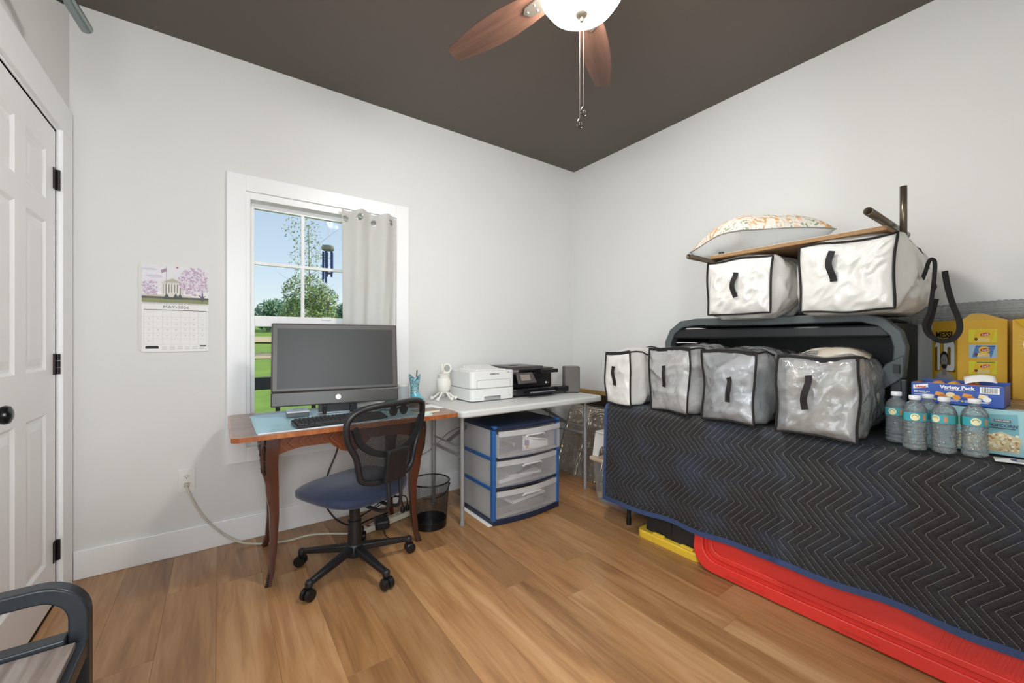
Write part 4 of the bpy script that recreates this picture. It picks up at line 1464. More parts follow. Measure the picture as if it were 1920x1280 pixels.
# ================================================================== DRAWER CART
ct = thing('drawer_cart', 'three-drawer clear plastic storage cart with a blue frame under the folding table', 'drawer unit', (1.355, 2.075, 0))
BLU = mat('cart_blue', '#2a5f9f', .38, var=.05)
NVY = mat('cart_navy', '#1a2740', .4, var=.06)
CLR = clear('drawer_plastic', '#ffffff', .74, .25, '#f4f4f4', translucent=.5, bump=.05)
CLS = clear('cart_side_plastic', '#ffffff', .35, .4, '#ecebea', translucent=.5)
CWd, CD, CHt = .54, .40, .605
def bowed(z0, z1, x0, x1, bow, back, mat_, name, par, inset=0.):
    pts = []
    for i in range(13):
        t = i / 12
        pts.append((x0 + (x1 - x0) * t, inset - bow * sin(pi * t)))
    pts += [(x1, back), (x0, back)]
    return MB().prism(pts, z0, z1).build(name, mat_, par, fix=True, angle=.6, bevel=.003)
bowed(0.004, .034, 0, CWd, .03, CD, NVY, 'base', ct)
bowed(.585, CHt, -.002, CWd + .002, .028, CD, NVY, 'top_cover', ct)
for x in (-.003, CWd - .022):
    for y in (.0, CD - .03):
        MB().box(x, x + .025, y, y + .03, .03, .59).build('corner_post', BLU, ct, smooth=False, bevel=.004)
for z in (.215, .40):
    bowed(z, z + .012, .02, CWd - .02, .026, CD - .01, NVY, 'shelf_rail', ct)
    for x in (-.002, CWd - .018):
        MB().box(x, x + .02, .03, CD - .03, z - .004, z + .018).build('side_rail', BLU, ct, smooth=False, bevel=.003)
for x in (.006, CWd - .010):
    for z0, z1 in ((.034, .211), (.233, .396), (.418, .585)):
        MB().box(x, x + .004, .03, CD - .03, z0, z1).build('side_panel', CLS, ct, smooth=False)
MB().box(.02, CWd - .02, CD - .008, CD - .004, .034, .585).build('back_panel', CLS, ct, smooth=False)
for x in (.0, CWd - .03):
    MB().box(x, x + .03, -.004, .03, CHt - .012, CHt + .004).build('clip', BLU, ct, smooth=False, bevel=.003)
DRW = [(.040, .205, 0.0), (.232, .392, 0.0), (.417, .58, -.022)]
for k, (z0, z1, pull) in enumerate(DRW):
    dw = thing('drawer', None, None, (0, pull, 0))
    dw.parent = ct
    n = 12
    bx0, bx1 = .026, CWd - .026
    if pull:
        bx1 += .01
    fr_pts = [(bx0 + (bx1 - bx0) * i / n, -.002 - .03 * sin(pi * i / n)) for i in range(n + 1)]
    fm = MB()
    poly = fr_pts + [(x, y + .004) for x, y in fr_pts[::-1]]
    fm.prism(poly, z0, z1)
    fm.build('front', CLR, dw, fix=True, angle=.6)
    tb = MB()
    tb.prism([(x, y - .0015) for x, y in fr_pts] + [(x, y + .006) for x, y in fr_pts[::-1]], z1 - .032, z1)
    tb.build('front_band', clear('drawer_band', '#ffffff', .35, .35, '#f2f2f2', translucent=.4), dw, fix=True, angle=.6)
    hp = [(bx0 + (bx1 - bx0) * t, -.006 - .03 * sin(pi * t)) for t in [.36 + .32 * i / 10 for i in range(11)]]
    hd = MB().sweep([(x, y - .006 + (.006 if i in (0, 10) else 0), z1 - .036 - (.012 if i in (0, 10) else 0)) for i, (x, y) in enumerate(hp)], [(-.004, -.005), (.004, -.005), (.004, .005), (-.004, .005)], up=(0, 0, 1))
    hd.build('handle', clear('drawer_handle', '#ffffff', .12, .25, '#f0f0f0', translucent=.3), dw, fix=True)
    bx = MB()
    bx.box(bx0, bx0 + .003, .004, CD - .04, z0, z1 - .02).box(bx1 - .003, bx1, .004, CD - .04, z0, z1 - .02).box(bx0, bx1, .004, CD - .04, z0, z0 + .003).box(bx0, bx1, CD - .043, CD - .04, z0, z1 - .02)
    bx.build('tray', CLS, dw, smooth=False)
# papers in the drawers
def sheet(name, label, cat_, c, s, rz, m, rx=0, ry=0):
    o = MB().box(-s[0] / 2, s[0] / 2, -s[1] / 2, s[1] / 2, 0, s[2]).build(name, m, label=label, cat=cat_, loc=c, smooth=False)
    o.rotation_euler = (rx, ry, rz)
    return o
KR = mat('kraft', '#b98a5b', .7)
DKC = mat('dark_contents', '#4b4b50', .6, var=.2, vs=25)
# curled flyer standing in the open top drawer
fl = MB().grid(lambda u, v: (-.10 + .20 * u, -.012 * sin(pi * u) - .02 * u, -.005 + .10 * v * (.45 + .55 * (1 - u)) + .012 * u), 14, 4)
fl = fl.build('folded_flyer', mat('flyer_paper', '#f3f1ee', .5), label='curled white flyer showing through the top drawer of the cart', cat='flyer', loc=(1.70, 2.10, .425))
fl.modifiers.new('s', 'SOLIDIFY').thickness = .0006
def flf(u, v, d=.0012):
    return (-.10 + .20 * u, -.012 * sin(pi * u) - .02 * u - d, -.005 + .10 * v * (.45 + .55 * (1 - u)) + .012 * u)
MB().grid(lambda u, v: flf(.06 + .16 * u, .35 + .4 * v), 4, 2).build('printed_mark', mat('flyer_purple', '#7a5a8c', .5), fl, label='purple printed mark')
MB().grid(lambda u, v: flf(.1 + .1 * u, .15 + .2 * v), 4, 2).build('printed_mark', mat('flyer_orange', '#d9a25a', .5), fl, label='orange printed mark')
MB().grid(lambda u, v: flf(.3 + .6 * u, .80 + .08 * v), 6, 1).build('printed_line', mat('flyer_text', '#8a8580', .5), fl)
sheet('dark_case', 'dark case lying in the top drawer of the cart', 'case', (1.47, 2.17, .421), (.14, .09, .045), .2, DKC)
sheet('cream_pad', 'cream paper pad lying in the top drawer of the cart', 'notepad', (1.53, 2.30, .421), (.22, .12, .02), -.1, mat('cream_pages', ''))
sheet('paper_stack', 'stack of white papers in the middle drawer of the cart', 'paper', (1.56, 2.24, .236), (.28, .22, .022), .08, PAPER)
sheet('paper_bundle', 'loose white paper bundle on the papers of the middle drawer', 'paper', (1.64, 2.19, .259), (.24, .17, .016), -.14, mat('paper_grey', '#dcdcdc', .6))
sheet('black_pen', 'dark pen on the papers in the middle drawer', 'pen', (1.64, 2.14, .276), (.16, .012, .01), .35, INK)
sheet('envelope_stack', 'pile of white envelopes in the bottom drawer of the cart', 'envelopes', (1.66, 2.22, .092), (.30, .2, .02), .12, PAPER)
sheet('dark_folder', 'dark flat box under the envelopes in the bottom drawer', 'box', (1.60, 2.23, .044), (.38, .24, .046), 0, mat('dim_contents', '#7d7672', .6, var=.2, vs=20))
sheet('kraft_envelope', 'brown kraft envelope on top in the bottom drawer', 'envelope', (1.72, 2.21, .115), (.20, .14, .035), -.1, KR)
sheet('white_board', 'thin white board sticking out from under the drawer cart', 'board', (1.53, 2.26, .0), (.40, .34, .0035), .0, PAPER)

# ================================================================== CORNER: tin panel, picture frame, tote, stool
tp = thing('tin_panel', 'embossed silver pressed-tin panel leaning in the room corner', 'metal panel', (2.43, 2.70, 0))
TIN = mat('pressed_tin', '#cfc6ba', .27, metal=.8, var=.12, vs=14)
PLN, PHG = .66, .60
def relief(u, v):
    s = .305
    x, y = (u % s) - s / 2, (v % s) - s / 2
    h = 0.
    r = sqrt(x * x + y * y)
    for R0 in (.132, .112):
        h += .004 * math.exp(-((r - R0) / .005) ** 2)
    for cx in (-s / 2, s / 2):
        for cy in (-s / 2, s / 2):
            rr = sqrt((x - cx) ** 2 + (y - cy) ** 2)
            h += .004 * math.exp(-((rr - .085) / .005) ** 2) + .0035 * math.exp(-((rr - .062) / .004) ** 2)
            h += .005 * math.exp(-(rr / .02) ** 2)
    a = math.atan2(y, x)
    h += .005 * max(0, cos(4 * a)) ** 2 * math.exp(-((r - .055) / .022) ** 2)
    h += .004 * max(0, sin(8 * a)) ** 2 * math.exp(-((r - .09) / .010) ** 2)
    h += .006 * math.exp(-(r / .014) ** 2)
    e = min(s / 2 - abs(x), s / 2 - abs(y))
    h += .0045 * math.exp(-((e - .009) / .0035) ** 2)
    return h * 1.9
ln = math.atan2(.21, .57)
def tin(u, v):
    uu, vv = u * PLN, v * PHG
    h = relief(uu + .08, vv + .02)
    # along -y, leaning back toward +x
    return (vv * sin(ln) - h * cos(ln), -uu, vv * cos(ln) + h * sin(ln) * -1 + .004)
tpo = MB().grid(tin, 200, 180).build('embossed_sheet', TIN, tp, angle=2.5)
tpo.modifiers.new('s', 'SOLIDIFY').thickness = .002
eg = MB().bar([(-.004, 0, .004), (PHG * sin(ln), 0, PHG * cos(ln))], .008, .01, up=(0, 1, 0)).bar([(-.004, -PLN, .004), (PHG * sin(ln), -PLN, PHG * cos(ln))], .008, .01, up=(0, 1, 0)).bar([(0, 0, .006), (0, -PLN, .006)], .01, .01).bar([(PHG * sin(ln), 0, PHG * cos(ln)), (PHG * sin(ln), -PLN, PHG * cos(ln))], .01, .01)
eg.build('edge_frame', TIN, tp, smooth=False)

pf = thing('picture_frame', 'dark brown and gold picture frame standing behind the pressed-tin panel', 'picture frame', (2.694, 0, 0))
GOLD = mat('frame_gold', '#b8945a', .4, metal=.35)
DBR = mat('frame_brown', '#2e1d14', .35)
fy0, fy1, fz0, fz1 = 1.98, 2.72, .004, .70
def rail(x0, x1, a, b, c, d, m, nm):
    MB().box(x0, x1, a, b, c, d).build(nm, m, pf, smooth=False, bevel=.003)
for (a, b, c, d) in ((fy0, fy1, fz1 - .035, fz1), (fy0, fy1, fz0, fz0 + .035), (fy0, fy0 + .035, fz0 + .035, fz1 - .035), (fy1 - .035, fy1, fz0 + .035, fz1 - .035)):
    rail(-.002, .019, a, b, c, d, GOLD, 'outer_rail')
for (a, b, c, d) in ((fy0 + .035, fy1 - .035, fz1 - .125, fz1 - .035), (fy0 + .035, fy1 - .035, fz0 + .035, fz0 + .125), (fy0 + .035, fy0 + .125, fz0 + .125, fz1 - .125), (fy1 - .125, fy1 - .035, fz0 + .125, fz1 - .125)):
    rail(-.012, .016, a, b, c, d, DBR, 'inner_rail')
MB().box(.008, .014, fy0 + .12, fy1 - .12, fz0 + .12, fz1 - .12).build('backing', mat('frame_backing', '#8f8676', .7), pf, smooth=False)

to = thing('storage_tote', 'clear plastic tote with a beige lid beside the blanketed table', 'storage box', (2.155, 1.655, 0))
TOT = clear('tote_plastic', '#ffffff', .68, .2, '#e4e5e2', translucent=.4)
tw, td, thh = .40, .375, .30
def taper(z0, z1, i0, i1, x1=tw, y1=td):
    m = MB()
    a = rrect(i0, x1 - i0, i0, y1 - i0, .03)
    b = rrect(i1, x1 - i1, i1, y1 - i1, .03)
    n = len(a)
    m.add([(x, y, z0) for x, y in a] + [(x, y, z1) for x, y in b], [tuple(reversed(range(n)))] + [(i, (i + 1) % n, n + (i + 1) % n, n + i) for i in range(n)])
    return m
taper(.003, thh - .012, .025, .004).build('tub', TOT, to, fix=True, angle=.6)
LID = mat('tote_lid_beige', '#cfb79e', .5)
MB().prism(rrect(-.012, tw + .012, -.012, td + .012, .03), thh - .012, thh + .012).build('lid', LID, to, bevel=.006, fix=True)
MB().box(-.02, .0, td / 2 - .05, td / 2 + .05, thh - .05, thh + .004).build('lid_latch', LID, to, smooth=False, bevel=.004)
MB().box(.06, .15, td - .002, td + .018, thh - .05, thh + .004).build('lid_latch', LID, to, smooth=False, bevel=.004)
r = random.Random(8)
TC = [('yellow', '#d9b63c'), ('black', '#2b2b2e'), ('magenta', '#b8386a'), ('white', '#e3e3e2'), ('grey', '#8b9199'), ('teal', '#5f8f98'), ('tan', '#b79a76'), ('dark green', '#3c5a49')]
for i in range(14):
    cn, hx_ = TC[i % 8]
    ky = i % 7
    lay = i // 7
    tm = mat('toy_' + cn.replace(' ', '_'), hx_, .45)
    b = MB()
    kd = ('ball', 'block', 'figure')[(i + i // 8) % 3]
    if kd == 'ball':
        b.ball((0, 0, .028), (.028, .025, .028), 12, 8).ball((.018, .01, .05), (.013, .013, .013), 8, 6)
    elif kd == 'block':
        b.cbox((0, 0, .025), (.048, .040, .045), .4 * i, .2).cyl((0, 0, .04), (0, .01, .068), .012, n=10)
    else:
        b.lathe([(0, 0), (.024, 0), (.027, .03), (.016, .05), (.018, .065), (0, .068)], 12)
    b.build('toy_' + kd, tm, label='%s toy %s in the %s layer inside the clear tote' % (cn, kd, ('bottom', 'upper')[lay]), cat='toy', group='toys in the clear tote', loc=(2.218 + .05 * (i % 2) * lay, 1.715 + ky * .045 + .008 * lay, .006 + lay * .072), rotz=i * .7)
stl = thing('step_stool', 'small white plastic step stool on the beige tote lid', 'stool', (2.21, 1.85, thh + .0125))
sm = MB()
def stf(side):
    o = []
    return o
sx0, sx1, sy0, sy1, sh = 0, .26, 0, .19, .17
# two arched side panels and a top
for ys, ye in ((sy0, sy0 + .012), (sy1 - .012, sy1)):
    arch = [(-.02, 0), (.05, 0)] + [(.13 - .08 * cos(pi * i / 10), .0 + .09 * sin(pi * i / 10)) for i in range(11)] + [(.21, 0), (.28, 0), (.25, sh - .012), (.01, sh - .012)]
    MB().prism(arch, ys, ye, lambda x, y, z: (x, z, y)).build('side_panel', WHITEP, stl, fix=True, smooth=False)
for x0 in (0, 1):
    arch = [(.012, 0), (.05, 0)] + [(.095 - .045 * cos(pi * i / 10), .08 * sin(pi * i / 10)) for i in range(11)] + [(.14, 0), (.178, 0), (.178, sh - .012), (.012, sh - .012)]
    MB().prism(arch, 0, .012, (lambda x, y, z: (-.02 + .03 * y / sh + z, x, y)) if x0 == 0 else (lambda x, y, z: (.28 - .03 * y / sh - z, x, y))).build('end_panel', WHITEP, stl, fix=True, smooth=False)
MB().prism(rrect(0.002, .258, -.004, sy1 + .004, .02), sh - .012, sh).build('step_top', WHITEP, stl, fix=True, bevel=.004)
MB().tube(smooth_path([(2.02, 2.55, .42), (2.02, 2.62, .3), (2.03, 2.60, .1), (2.05, 2.5, .02), (2.12, 2.44, .01), (2.14, 2.5, .01)], 6), .003, 6).build('yellow_cord', mat('cord_yellow', '#d9b84a', .5), label='thin yellow cord on the floor behind the drawer cart', cat='cord')
# ================================================================== TABLE UNDER THE MOVING BLANKET
bt_ = thing('banquet_table', 'folding table with black legs hidden under the quilted blanket', 'table', (0, 0, 0))
MB().prism(rrect(1.985, 2.71, -.14, 1.69, .03), .70, .742).build('tabletop', mat('hidden_top', '#8f8e8a', .6), bt_, fix=True)
for lx, ly in ((2.058, 1.615), (2.62, 1.615), (2.058, -.06), (2.62, -.06)):
    MB().cyl((lx, ly, .02), (lx, ly, .70), .0125, n=14).build('leg', BLACK, bt_)
    MB().cyl((lx, ly, 0), (lx, ly, .05), .0145, n=14).build('foot_cap', DBLACK, bt_)

def quilt_mat():
    m, nt, b = new_mat('quilted_blanket')
    uvn = N(nt, 'ShaderNodeUVMap')
    uvn.uv_map = 'UVMap'
    sp = N(nt, 'ShaderNodeSeparateXYZ')
    nt.links.new(uvn.outputs[0], sp.inputs[0])
    # uv.x already carries the chevron phase (one unit per stitch line), uv.y the drape length
    fr = N(nt, 'ShaderNodeMath', operation='FRACT')
    nt.links.new(sp.outputs[0], fr.inputs[0])
    c1 = N(nt, 'ShaderNodeMath', operation='SUBTRACT', i_1=.5)
    nt.links.new(fr.outputs[0], c1.inputs[0])
    ab = N(nt, 'ShaderNodeMath', operation='ABSOLUTE')
    nt.links.new(c1.outputs[0], ab.inputs[0])
    gt = N(nt, 'ShaderNodeMath', operation='GREATER_THAN', i_1=.472)
    nt.links.new(ab.outputs[0], gt.inputs[0])
    st = N(nt, 'ShaderNodeMath', operation='MULTIPLY', i_1=190.)
    nt.links.new(sp.outputs[1], st.inputs[0])
    f2 = N(nt, 'ShaderNodeMath', operation='FRACT')
    nt.links.new(st.outputs[0], f2.inputs[0])
    g2 = N(nt, 'ShaderNodeMath', operation='GREATER_THAN', i_1=.22)
    nt.links.new(f2.outputs[0], g2.inputs[0])
    th_ = N(nt, 'ShaderNodeMath', operation='MULTIPLY')
    nt.links.new(gt.outputs[0], th_.inputs[0])
    nt.links.new(g2.outputs[0], th_.inputs[1])
    v = coords(nt)
    nz = N(nt, 'ShaderNodeTexNoise')
    nz.inputs['Scale'].default_value = 5
    nz.inputs['Detail'].default_value = 3
    nt.links.new(v, nz.inputs['Vector'])
    cloth = ramp(nt, nz.outputs[0], [(.35, lin('#1b1819')), (.55, lin('#1f2126')), (.7, lin('#272e3c'))])
    nt.links.new(mixc(nt, th_.outputs[0], cloth, lin('#86817a')), b.inputs['Base Color'])
    n2 = N(nt, 'ShaderNodeTexNoise')
    n2.inputs['Scale'].default_value = 90
    n2.inputs['Detail'].default_value = 4
    n2.inputs['Distortion'].default_value = 1.5
    nt.links.new(v, n2.inputs['Vector'])
    bp = N(nt, 'ShaderNodeBump')
    bp.inputs['Strength'].default_value = .55
    bp.inputs['Distance'].default_value = .004
    nt.links.new(n2.outputs[0], bp.inputs['Height'])
    nt.links.new(bp.outputs[0], b.inputs['Normal'])
    b.inputs['Roughness'].default_value = .7
    b.inputs['Sheen Weight'].default_value = .06
    return m
QUILT = quilt_mat()
BY0, BY1 = -.22, 1.716
TOPL, ARC = .70, .05
def zbot(y):
    z = .165 + .028 / (1 + math.exp((y - .95) * 9)) - .012 / (1 + math.exp((y - .22) * 14))
    z += .010 * math.exp(-((y - .73) / .035) ** 2) + .003 * sin(y * 21)
    return z
def prof_pt(s, y):
    """s = arc length from the wall side; returns point, normal"""
    if s < TOPL:
        edge = math.exp(-((TOPL - s) / .06) ** 2)
        return Vector((2.705 - s, y, .7455 - .002 * edge)), Vector((0, 0, 1))
    if s < TOPL + ARC:
        a = (s - TOPL) / ARC * pi / 2
        r = ARC / (pi / 2)
        return Vector((2.005 - r * sin(a) - .012 * (s - TOPL) / ARC, y, .7455 - r + r * cos(a))), Vector((-sin(a), 0, cos(a)))
    q = s - TOPL - ARC
    z0 = .7455 - ARC / (pi / 2)
    L = z0 - zbot(y)
    t = min(1, q / L)
    wave = .014 * sin(y * 6.1 + .8) + .009 * sin(y * 14.2 + 2.0) - .020 * math.exp(-((y - .73) / .03) ** 2)
    x = 2.005 - ARC / (pi / 2) - .012 - .012 * t + wave * t ** 1.3
    return Vector((x, y, z0 - q)), Vector((-1, 0, 0))
SP, LEG, AMP = .031, .09, .082
def chev(s, y):
    k = (s / LEG) % 2
    tri = k if k < 1 else 2 - k
    return (-y + tri * AMP) / SP
bq = MB()
bq.uv = []
NY, NS = 480, 200
vs = []
for j in range(NS + 1):
    for i in range(NY + 1):
        y = BY1 + (BY0 - BY1) * i / NY
        Lt = TOPL + ARC + (.7455 - ARC / (pi / 2) - zbot(y))
        s = Lt * j / NS
        p, n = prof_pt(s, y)
        c = chev(s, y)
        f_ = c - math.floor(c)
        puff = .0045 * (1 - (2 * f_ - 1) ** 4)
        cr = noise.noise(Vector((y * 30, s * 30, 1.7))) * .0022
        vs.append(p + n * (puff + cr))
        bq.uv.append((c, s))
fs = []
for j in range(NS):
    for i in range(NY):
        a = j * (NY + 1) + i
        fs.append((a, a + NY + 1, a + NY + 2, a + 1))
bq.add(vs, fs)
# uv must be interpolated inside each chevron row, so v rows are fine as they are
mb = thing('moving_blanket', 'dark quilted moving blanket with zigzag stitching and blue binding draped over the table', 'blanket', (0, 0, 0))
qo = bq.build('quilted_cloth', QUILT, mb, angle=2.8)
BIND = mat('binding_blue', '#33476f', .6, var=.1, vs=60, bump=.4, bs=300)
le = []
for j in range(60):
    Lt = TOPL + ARC + (.7455 - ARC / (pi / 2) - zbot(BY1))
    p, n = prof_pt(Lt * j / 59, BY1)
    le.append((p, n))
bm_ = MB()
vs, fs = [], []
for p, n in le:
    for dn, dy in ((-.002, -.016), (.0065, -.016), (.0075, .004), (-.003, .004)):
        vs.append(p + n * dn + Vector((0, dy, 0)))
for j in range(59):
    for e in range(4):
        g = (e + 1) % 4
        fs.append((j * 4 + e, j * 4 + g, j * 4 + 4 + g, j * 4 + 4 + e))
fs += [(0, 1, 2, 3), (59 * 4 + 3, 59 * 4 + 2, 59 * 4 + 1, 59 * 4)]
bm_.add(vs, fs).build('side_binding', BIND, mb, fix=True)
be = MB()
vs, fs = [], []
n_ = 160
for i in range(n_ + 1):
    y = BY1 + .004 + (BY0 - BY1 - .004) * i / n_
    Lt = TOPL + ARC + (.7455 - ARC / (pi / 2) - zbot(min(y, BY1)))
    p, n = prof_pt(Lt, min(y, BY1))
    p = Vector((p.x, y, p.z))
    for dx, dz in ((.003, -.008), (-.008, -.008), (-.0075, .016), (.002, .016)):
        vs.append(p + Vector((dx, 0, dz)))
for i in range(n_):
    for e in range(4):
        g = (e + 1) % 4
        fs.append((i * 4 + e, i * 4 + g, i * 4 + 4 + g, i * 4 + 4 + e))
be.add(vs, fs).build('bottom_binding', BIND, mb, fix=True)

# ================================================================== UNDER THE TABLE
yt = thing('black_tote', 'upturned black tote standing on its yellow lid under the blanket', 'storage box', (1.985, 1.12, 0))
YEL = mat('tote_yellow', '#e5bf3c', .4, var=.03)
TB = mat('tote_black', '#252324', .5, var=.05)
MB().prism(rrect(-.012, .42, -.005, .375, .035), 0.0, .045).build('lid', YEL, yt, fix=True, bevel=.006)
lr = MB()
for a, b in ((.03, .10), (.20, .27)):
    lr.box(-.010, .012, a, b, .045, .058)
lr.build('lid_latch', YEL, yt, smooth=False, bevel=.003)
m = MB()
a, b = rrect(.022, .40, .02, .345, .03), rrect(.05, .37, .045, .32, .03)
n = len(a)
m.add([(x, y, .0455) for x, y in a] + [(x, y, .40) for x, y in b], [tuple(reversed(range(n))), tuple(range(n, 2 * n))] + [(i, (i + 1) % n, n + (i + 1) % n, n + i) for i in range(n)])
m.build('tub', TB, yt, fix=True, angle=.6)
MB().box(.020, .034, .17, .20, .05, .3).build('rib', TB, yt, smooth=False)

RED = mat('red_plastic', '#d8352a', .42, var=.03, vs=6)
rd = thing('red_lid', 'long red plastic tote lid standing on edge under the blanket', 'lid', (1.958, 1.135, 0))
rl_ = radians(10)
def rf(p, q, h):          # p along the length, q up the face, h out of the face
    return (q * sin(rl_) - h * cos(rl_), -p, q * cos(rl_) + h * sin(rl_) + .004)
LN, HT = 1.24, .46
def ring(outer, inner, h0, h1, nm):
    m = MB()
    n = len(outer)
    vs = [rf(x, y, h0) for x, y in outer] + [rf(x, y, h1) for x, y in outer] + [rf(x, y, h1) for x, y in inner] + [rf(x, y, h0) for x, y in inner]
    fs = []
    for i in range(n):
        k = (i + 1) % n
        fs += [(i, k, n + k, n + i), (n + i, n + k, 2 * n + k, 2 * n + i), (2 * n + i, 2 * n + k, 3 * n + k, 3 * n + i), (3 * n + i, 3 * n + k, k, i)]
    m.add(vs, fs)
    return m.build(nm, RED, rd, fix=True, angle=.5, bevel=.004)
O0 = rrect(0, LN, 0, HT, .10, 6)
O1 = rrect(.045, LN - .045, .05, HT - .05, .075, 6)
O2 = rrect(.062, LN - .062, .066, HT - .066, .065, 6)
O3 = rrect(.085, LN - .085, .09, HT - .09, .05, 6)
MB().prism(O0, -.012, -.002, rf).build('panel', RED, rd, fix=True, bevel=.003)
ring(O0, O1, -.004, .016, 'rim')
ring(O2, O3, -.004, .007, 'inner_step')
for a, b in ((.17, .34), (.60, .72)):
    MB().prism([(a, .022), (a + .03, .038), (b - .03, .038), (b, .022)], .014, .022, rf).build('rim_ledge', RED, rd, fix=True, smooth=False)
for i in range(12):
    p = .86 + i * .02
    MB().prism([(p, .10), (p + .006, .10), (p + .066, .30), (p + .06, .30)], -.003, .0015, rf).build('rib', RED, rd, fix=True, smooth=False)

# ================================================================== BLACK CARGO SHELL
ZB = .7505
shl = thing('plastic_shell', 'black plastic arched shell standing on the blanket behind the clear bags', 'plastic shell', (0, 0, 0))
SHG = mat('shell_grey', '#4b5153', .42, var=.06, bump=.15, bs=200)
SHB = mat('shell_black', '#131316', .45, var=.08)
SX = 2.26
rim = [(1.462, .757), (1.462, 1.02), (1.458, 1.13), (1.43, 1.19), (1.37, 1.235), (1.28, 1.245), (.90, 1.235), (.54, 1.238), (.47, 1.215), (.425, 1.165), (.412, 1.11), (.418, 1.02)]
MB().sweep([(SX, y, z) for y, z in rim], [(-.03, -.02), (.03, -.02), (.03, .02), (-.03, .02)], up=(1, 0, 0)).build('arch_rim', SHG, shl, fix=True, bevel=.005, angle=.5)
tpn = MB().grid(lambda u, v: (SX + .02 + .38 * v, 1.42 - .96 * u, 1.225 + .008 * sin(pi * v)), 20, 6)
o = tpn.build('top_panel', SHB, shl)
o.modifiers.new('s', 'SOLIDIFY').thickness = .012
MB().box(2.655, 2.668, .45, 1.44, ZB + .005, 1.235).build('back_panel', SHB, shl, smooth=False)
for y in (1.44, .435):
    MB().box(SX + .02, 2.655, y - .006, y + .006, ZB + .005, 1.21).build('side_panel', SHB, shl, smooth=False)
MB().box(SX - .02, SX + .02, .445, 1.44, 1.15, 1.205).build('front_valance', SHB, shl, smooth=False, bevel=.01)
MB().box(SX - .022, SX + .022, .405, .445, ZB + .004, 1.02).build('post', mat('shell_post', '#2c2f31', .45), shl, smooth=False, bevel=.006)
lt = MB().prism([(.40, 1.08), (.455, 1.04), (.49, .98), (.47, .93), (.43, .96), (.40, .99)], -.035, .03, lambda x, y, z: (SX + z, x, y))
lt.build('latch_bracket', SHG, shl, fix=True, bevel=.004)
MB().box(SX - .05, SX - .03, .41, .428, 1.005, 1.04).build('latch_slot', DBLACK, shl, smooth=False)
MB().box(SX - .035, SX - .015, .39, .41, .88, .98).build('hinge_lug', mat('shell_post', ''), shl, smooth=False, bevel=.005)

# ================================================================== CLEAR STORAGE BAGS
BWHITE = mat('bag_bedding_white', '#d6d4cf', .4, var=.05, vs=9, coat=.6, bump=.7, bs=26, stretch=(1, 1, .55))
BCLEAR = clear('bag_vinyl', '#f6f7f8', .62, .12, '#e3e5e8', bump=1., bs=16, translucent=.25, spec=.5, gloss=1.55)
BCLEAR2 = clear('bag_vinyl_hazy', '#f6f6f6', .48, .14, '#eeeeee', bump=.9, bs=16, translucent=.3, spec=.5, gloss=1.5)
PIPE = mat('bag_piping', '#171412', .8)
def sq(t):
    t = t % 4
    if t < 1: return (-1 + 2 * t, -1)
    if t < 2: return (1, -1 + 2 * (t - 1))
    if t < 3: return (1 - 2 * (t - 2), 1)
    return (-1, 1 - 2 * (t - 3))
def bag_fn(w_, d_, h_, seed, bul, wr, lean, fbul, shrink=1., fs=.96, ramp=2.6):
    def jit(p):
        v = noise.noise_vector(Vector((p.x * 6 + seed * 7.1, p.y * 6, p.z * 6)))
        return Vector((v.x * .014, v.y * .018, v.z * .016))
    def fin(p, out, amp):
        rd_ = noise.noise(Vector((p.x * 11 + seed, p.y * 11, p.z * 9)))
        rd2 = noise.noise(Vector((p.x * 22 + seed * 3, p.y * 26 + p.z * 9, p.z * 18 + 5)))
        p = p + out * (amp * (.5 - abs(rd_)) * 1.4 + amp * .9 * (.4 - abs(rd2)))
        p = p + jit(p)
        p.x += lean * p.z
        p.z = max(p.z, 0)
        return p
    def side(a, t):
        q = sq(t)
        k = min(1, a * ramp)
        n = 16 - 13.0 * k * k * (3 - 2 * k)
        e = (abs(q[0]) ** n + abs(q[1]) ** n) ** (-1 / n)
        kk = k * k * (3 - 2 * k)
        base = fs + (1 - fs) * kk
        bw = base + bul * sin(pi * min(1, a * .95 + .03)) * 1.1 * k
        y, z = q[0] * e * w_ / 2 * bw, q[1] * e * h_ / 2 * (base + bul * .8 * k * sin(pi * a))
        out = Vector((0, q[0], q[1])).normalized()
        return fin(Vector((d_ * a, y * shrink, (h_ / 2 + z * shrink))), out, wr * k)
    def front(k, t):
        q = sq(t)
        y, z = q[0] * k * w_ / 2 * fs, q[1] * k * h_ / 2 * fs
        return fin(Vector((-fbul * (1 - k ** 3), y * shrink, h_ / 2 + z * shrink)), Vector((-1, 0, 0)), wr * (1 - k ** 8) * 1.3)
    def back(k, t):
        p = side(1, t)
        c = Vector((d_ + .03, 0, h_ / 2))
        return p.lerp(c, 1 - k) + Vector((.03 * (1 - k * k), 0, 0))
    return front, side, back
def bag_mesh(fn, nt_=128, nf=26, ns=44, nb=8):
    front, side, back = fn
    rows = [[front(j / nf, 4 * i / nt_) for i in range(nt_)] for j in range(1, nf + 1)]
    rows += [[side(j / ns, 4 * i / nt_) for i in range(nt_)] for j in range(1, ns + 1)]
    rows += [[back(1 - j / nb, 4 * i / nt_) for i in range(nt_)] for j in range(1, nb)]
    m = MB()
    vs = [p for r_ in rows for p in r_]
    fs = []
    for j in range(len(rows) - 1):
        for i in range(nt_):
            k = (i + 1) % nt_
            fs.append((j * nt_ + i, j * nt_ + k, (j + 1) * nt_ + k, (j + 1) * nt_ + i))
    vs.append(front(0, 0))
    c = len(vs) - 1
    fs += [(c, (i + 1) % nt_, i) for i in range(nt_)]
    b0 = (len(rows) - 1) * nt_
    vs.append(back(0, 0))
    fs += [(c + 1, b0 + i, b0 + (i + 1) % nt_) for i in range(nt_)]
    return m.add(vs, fs)
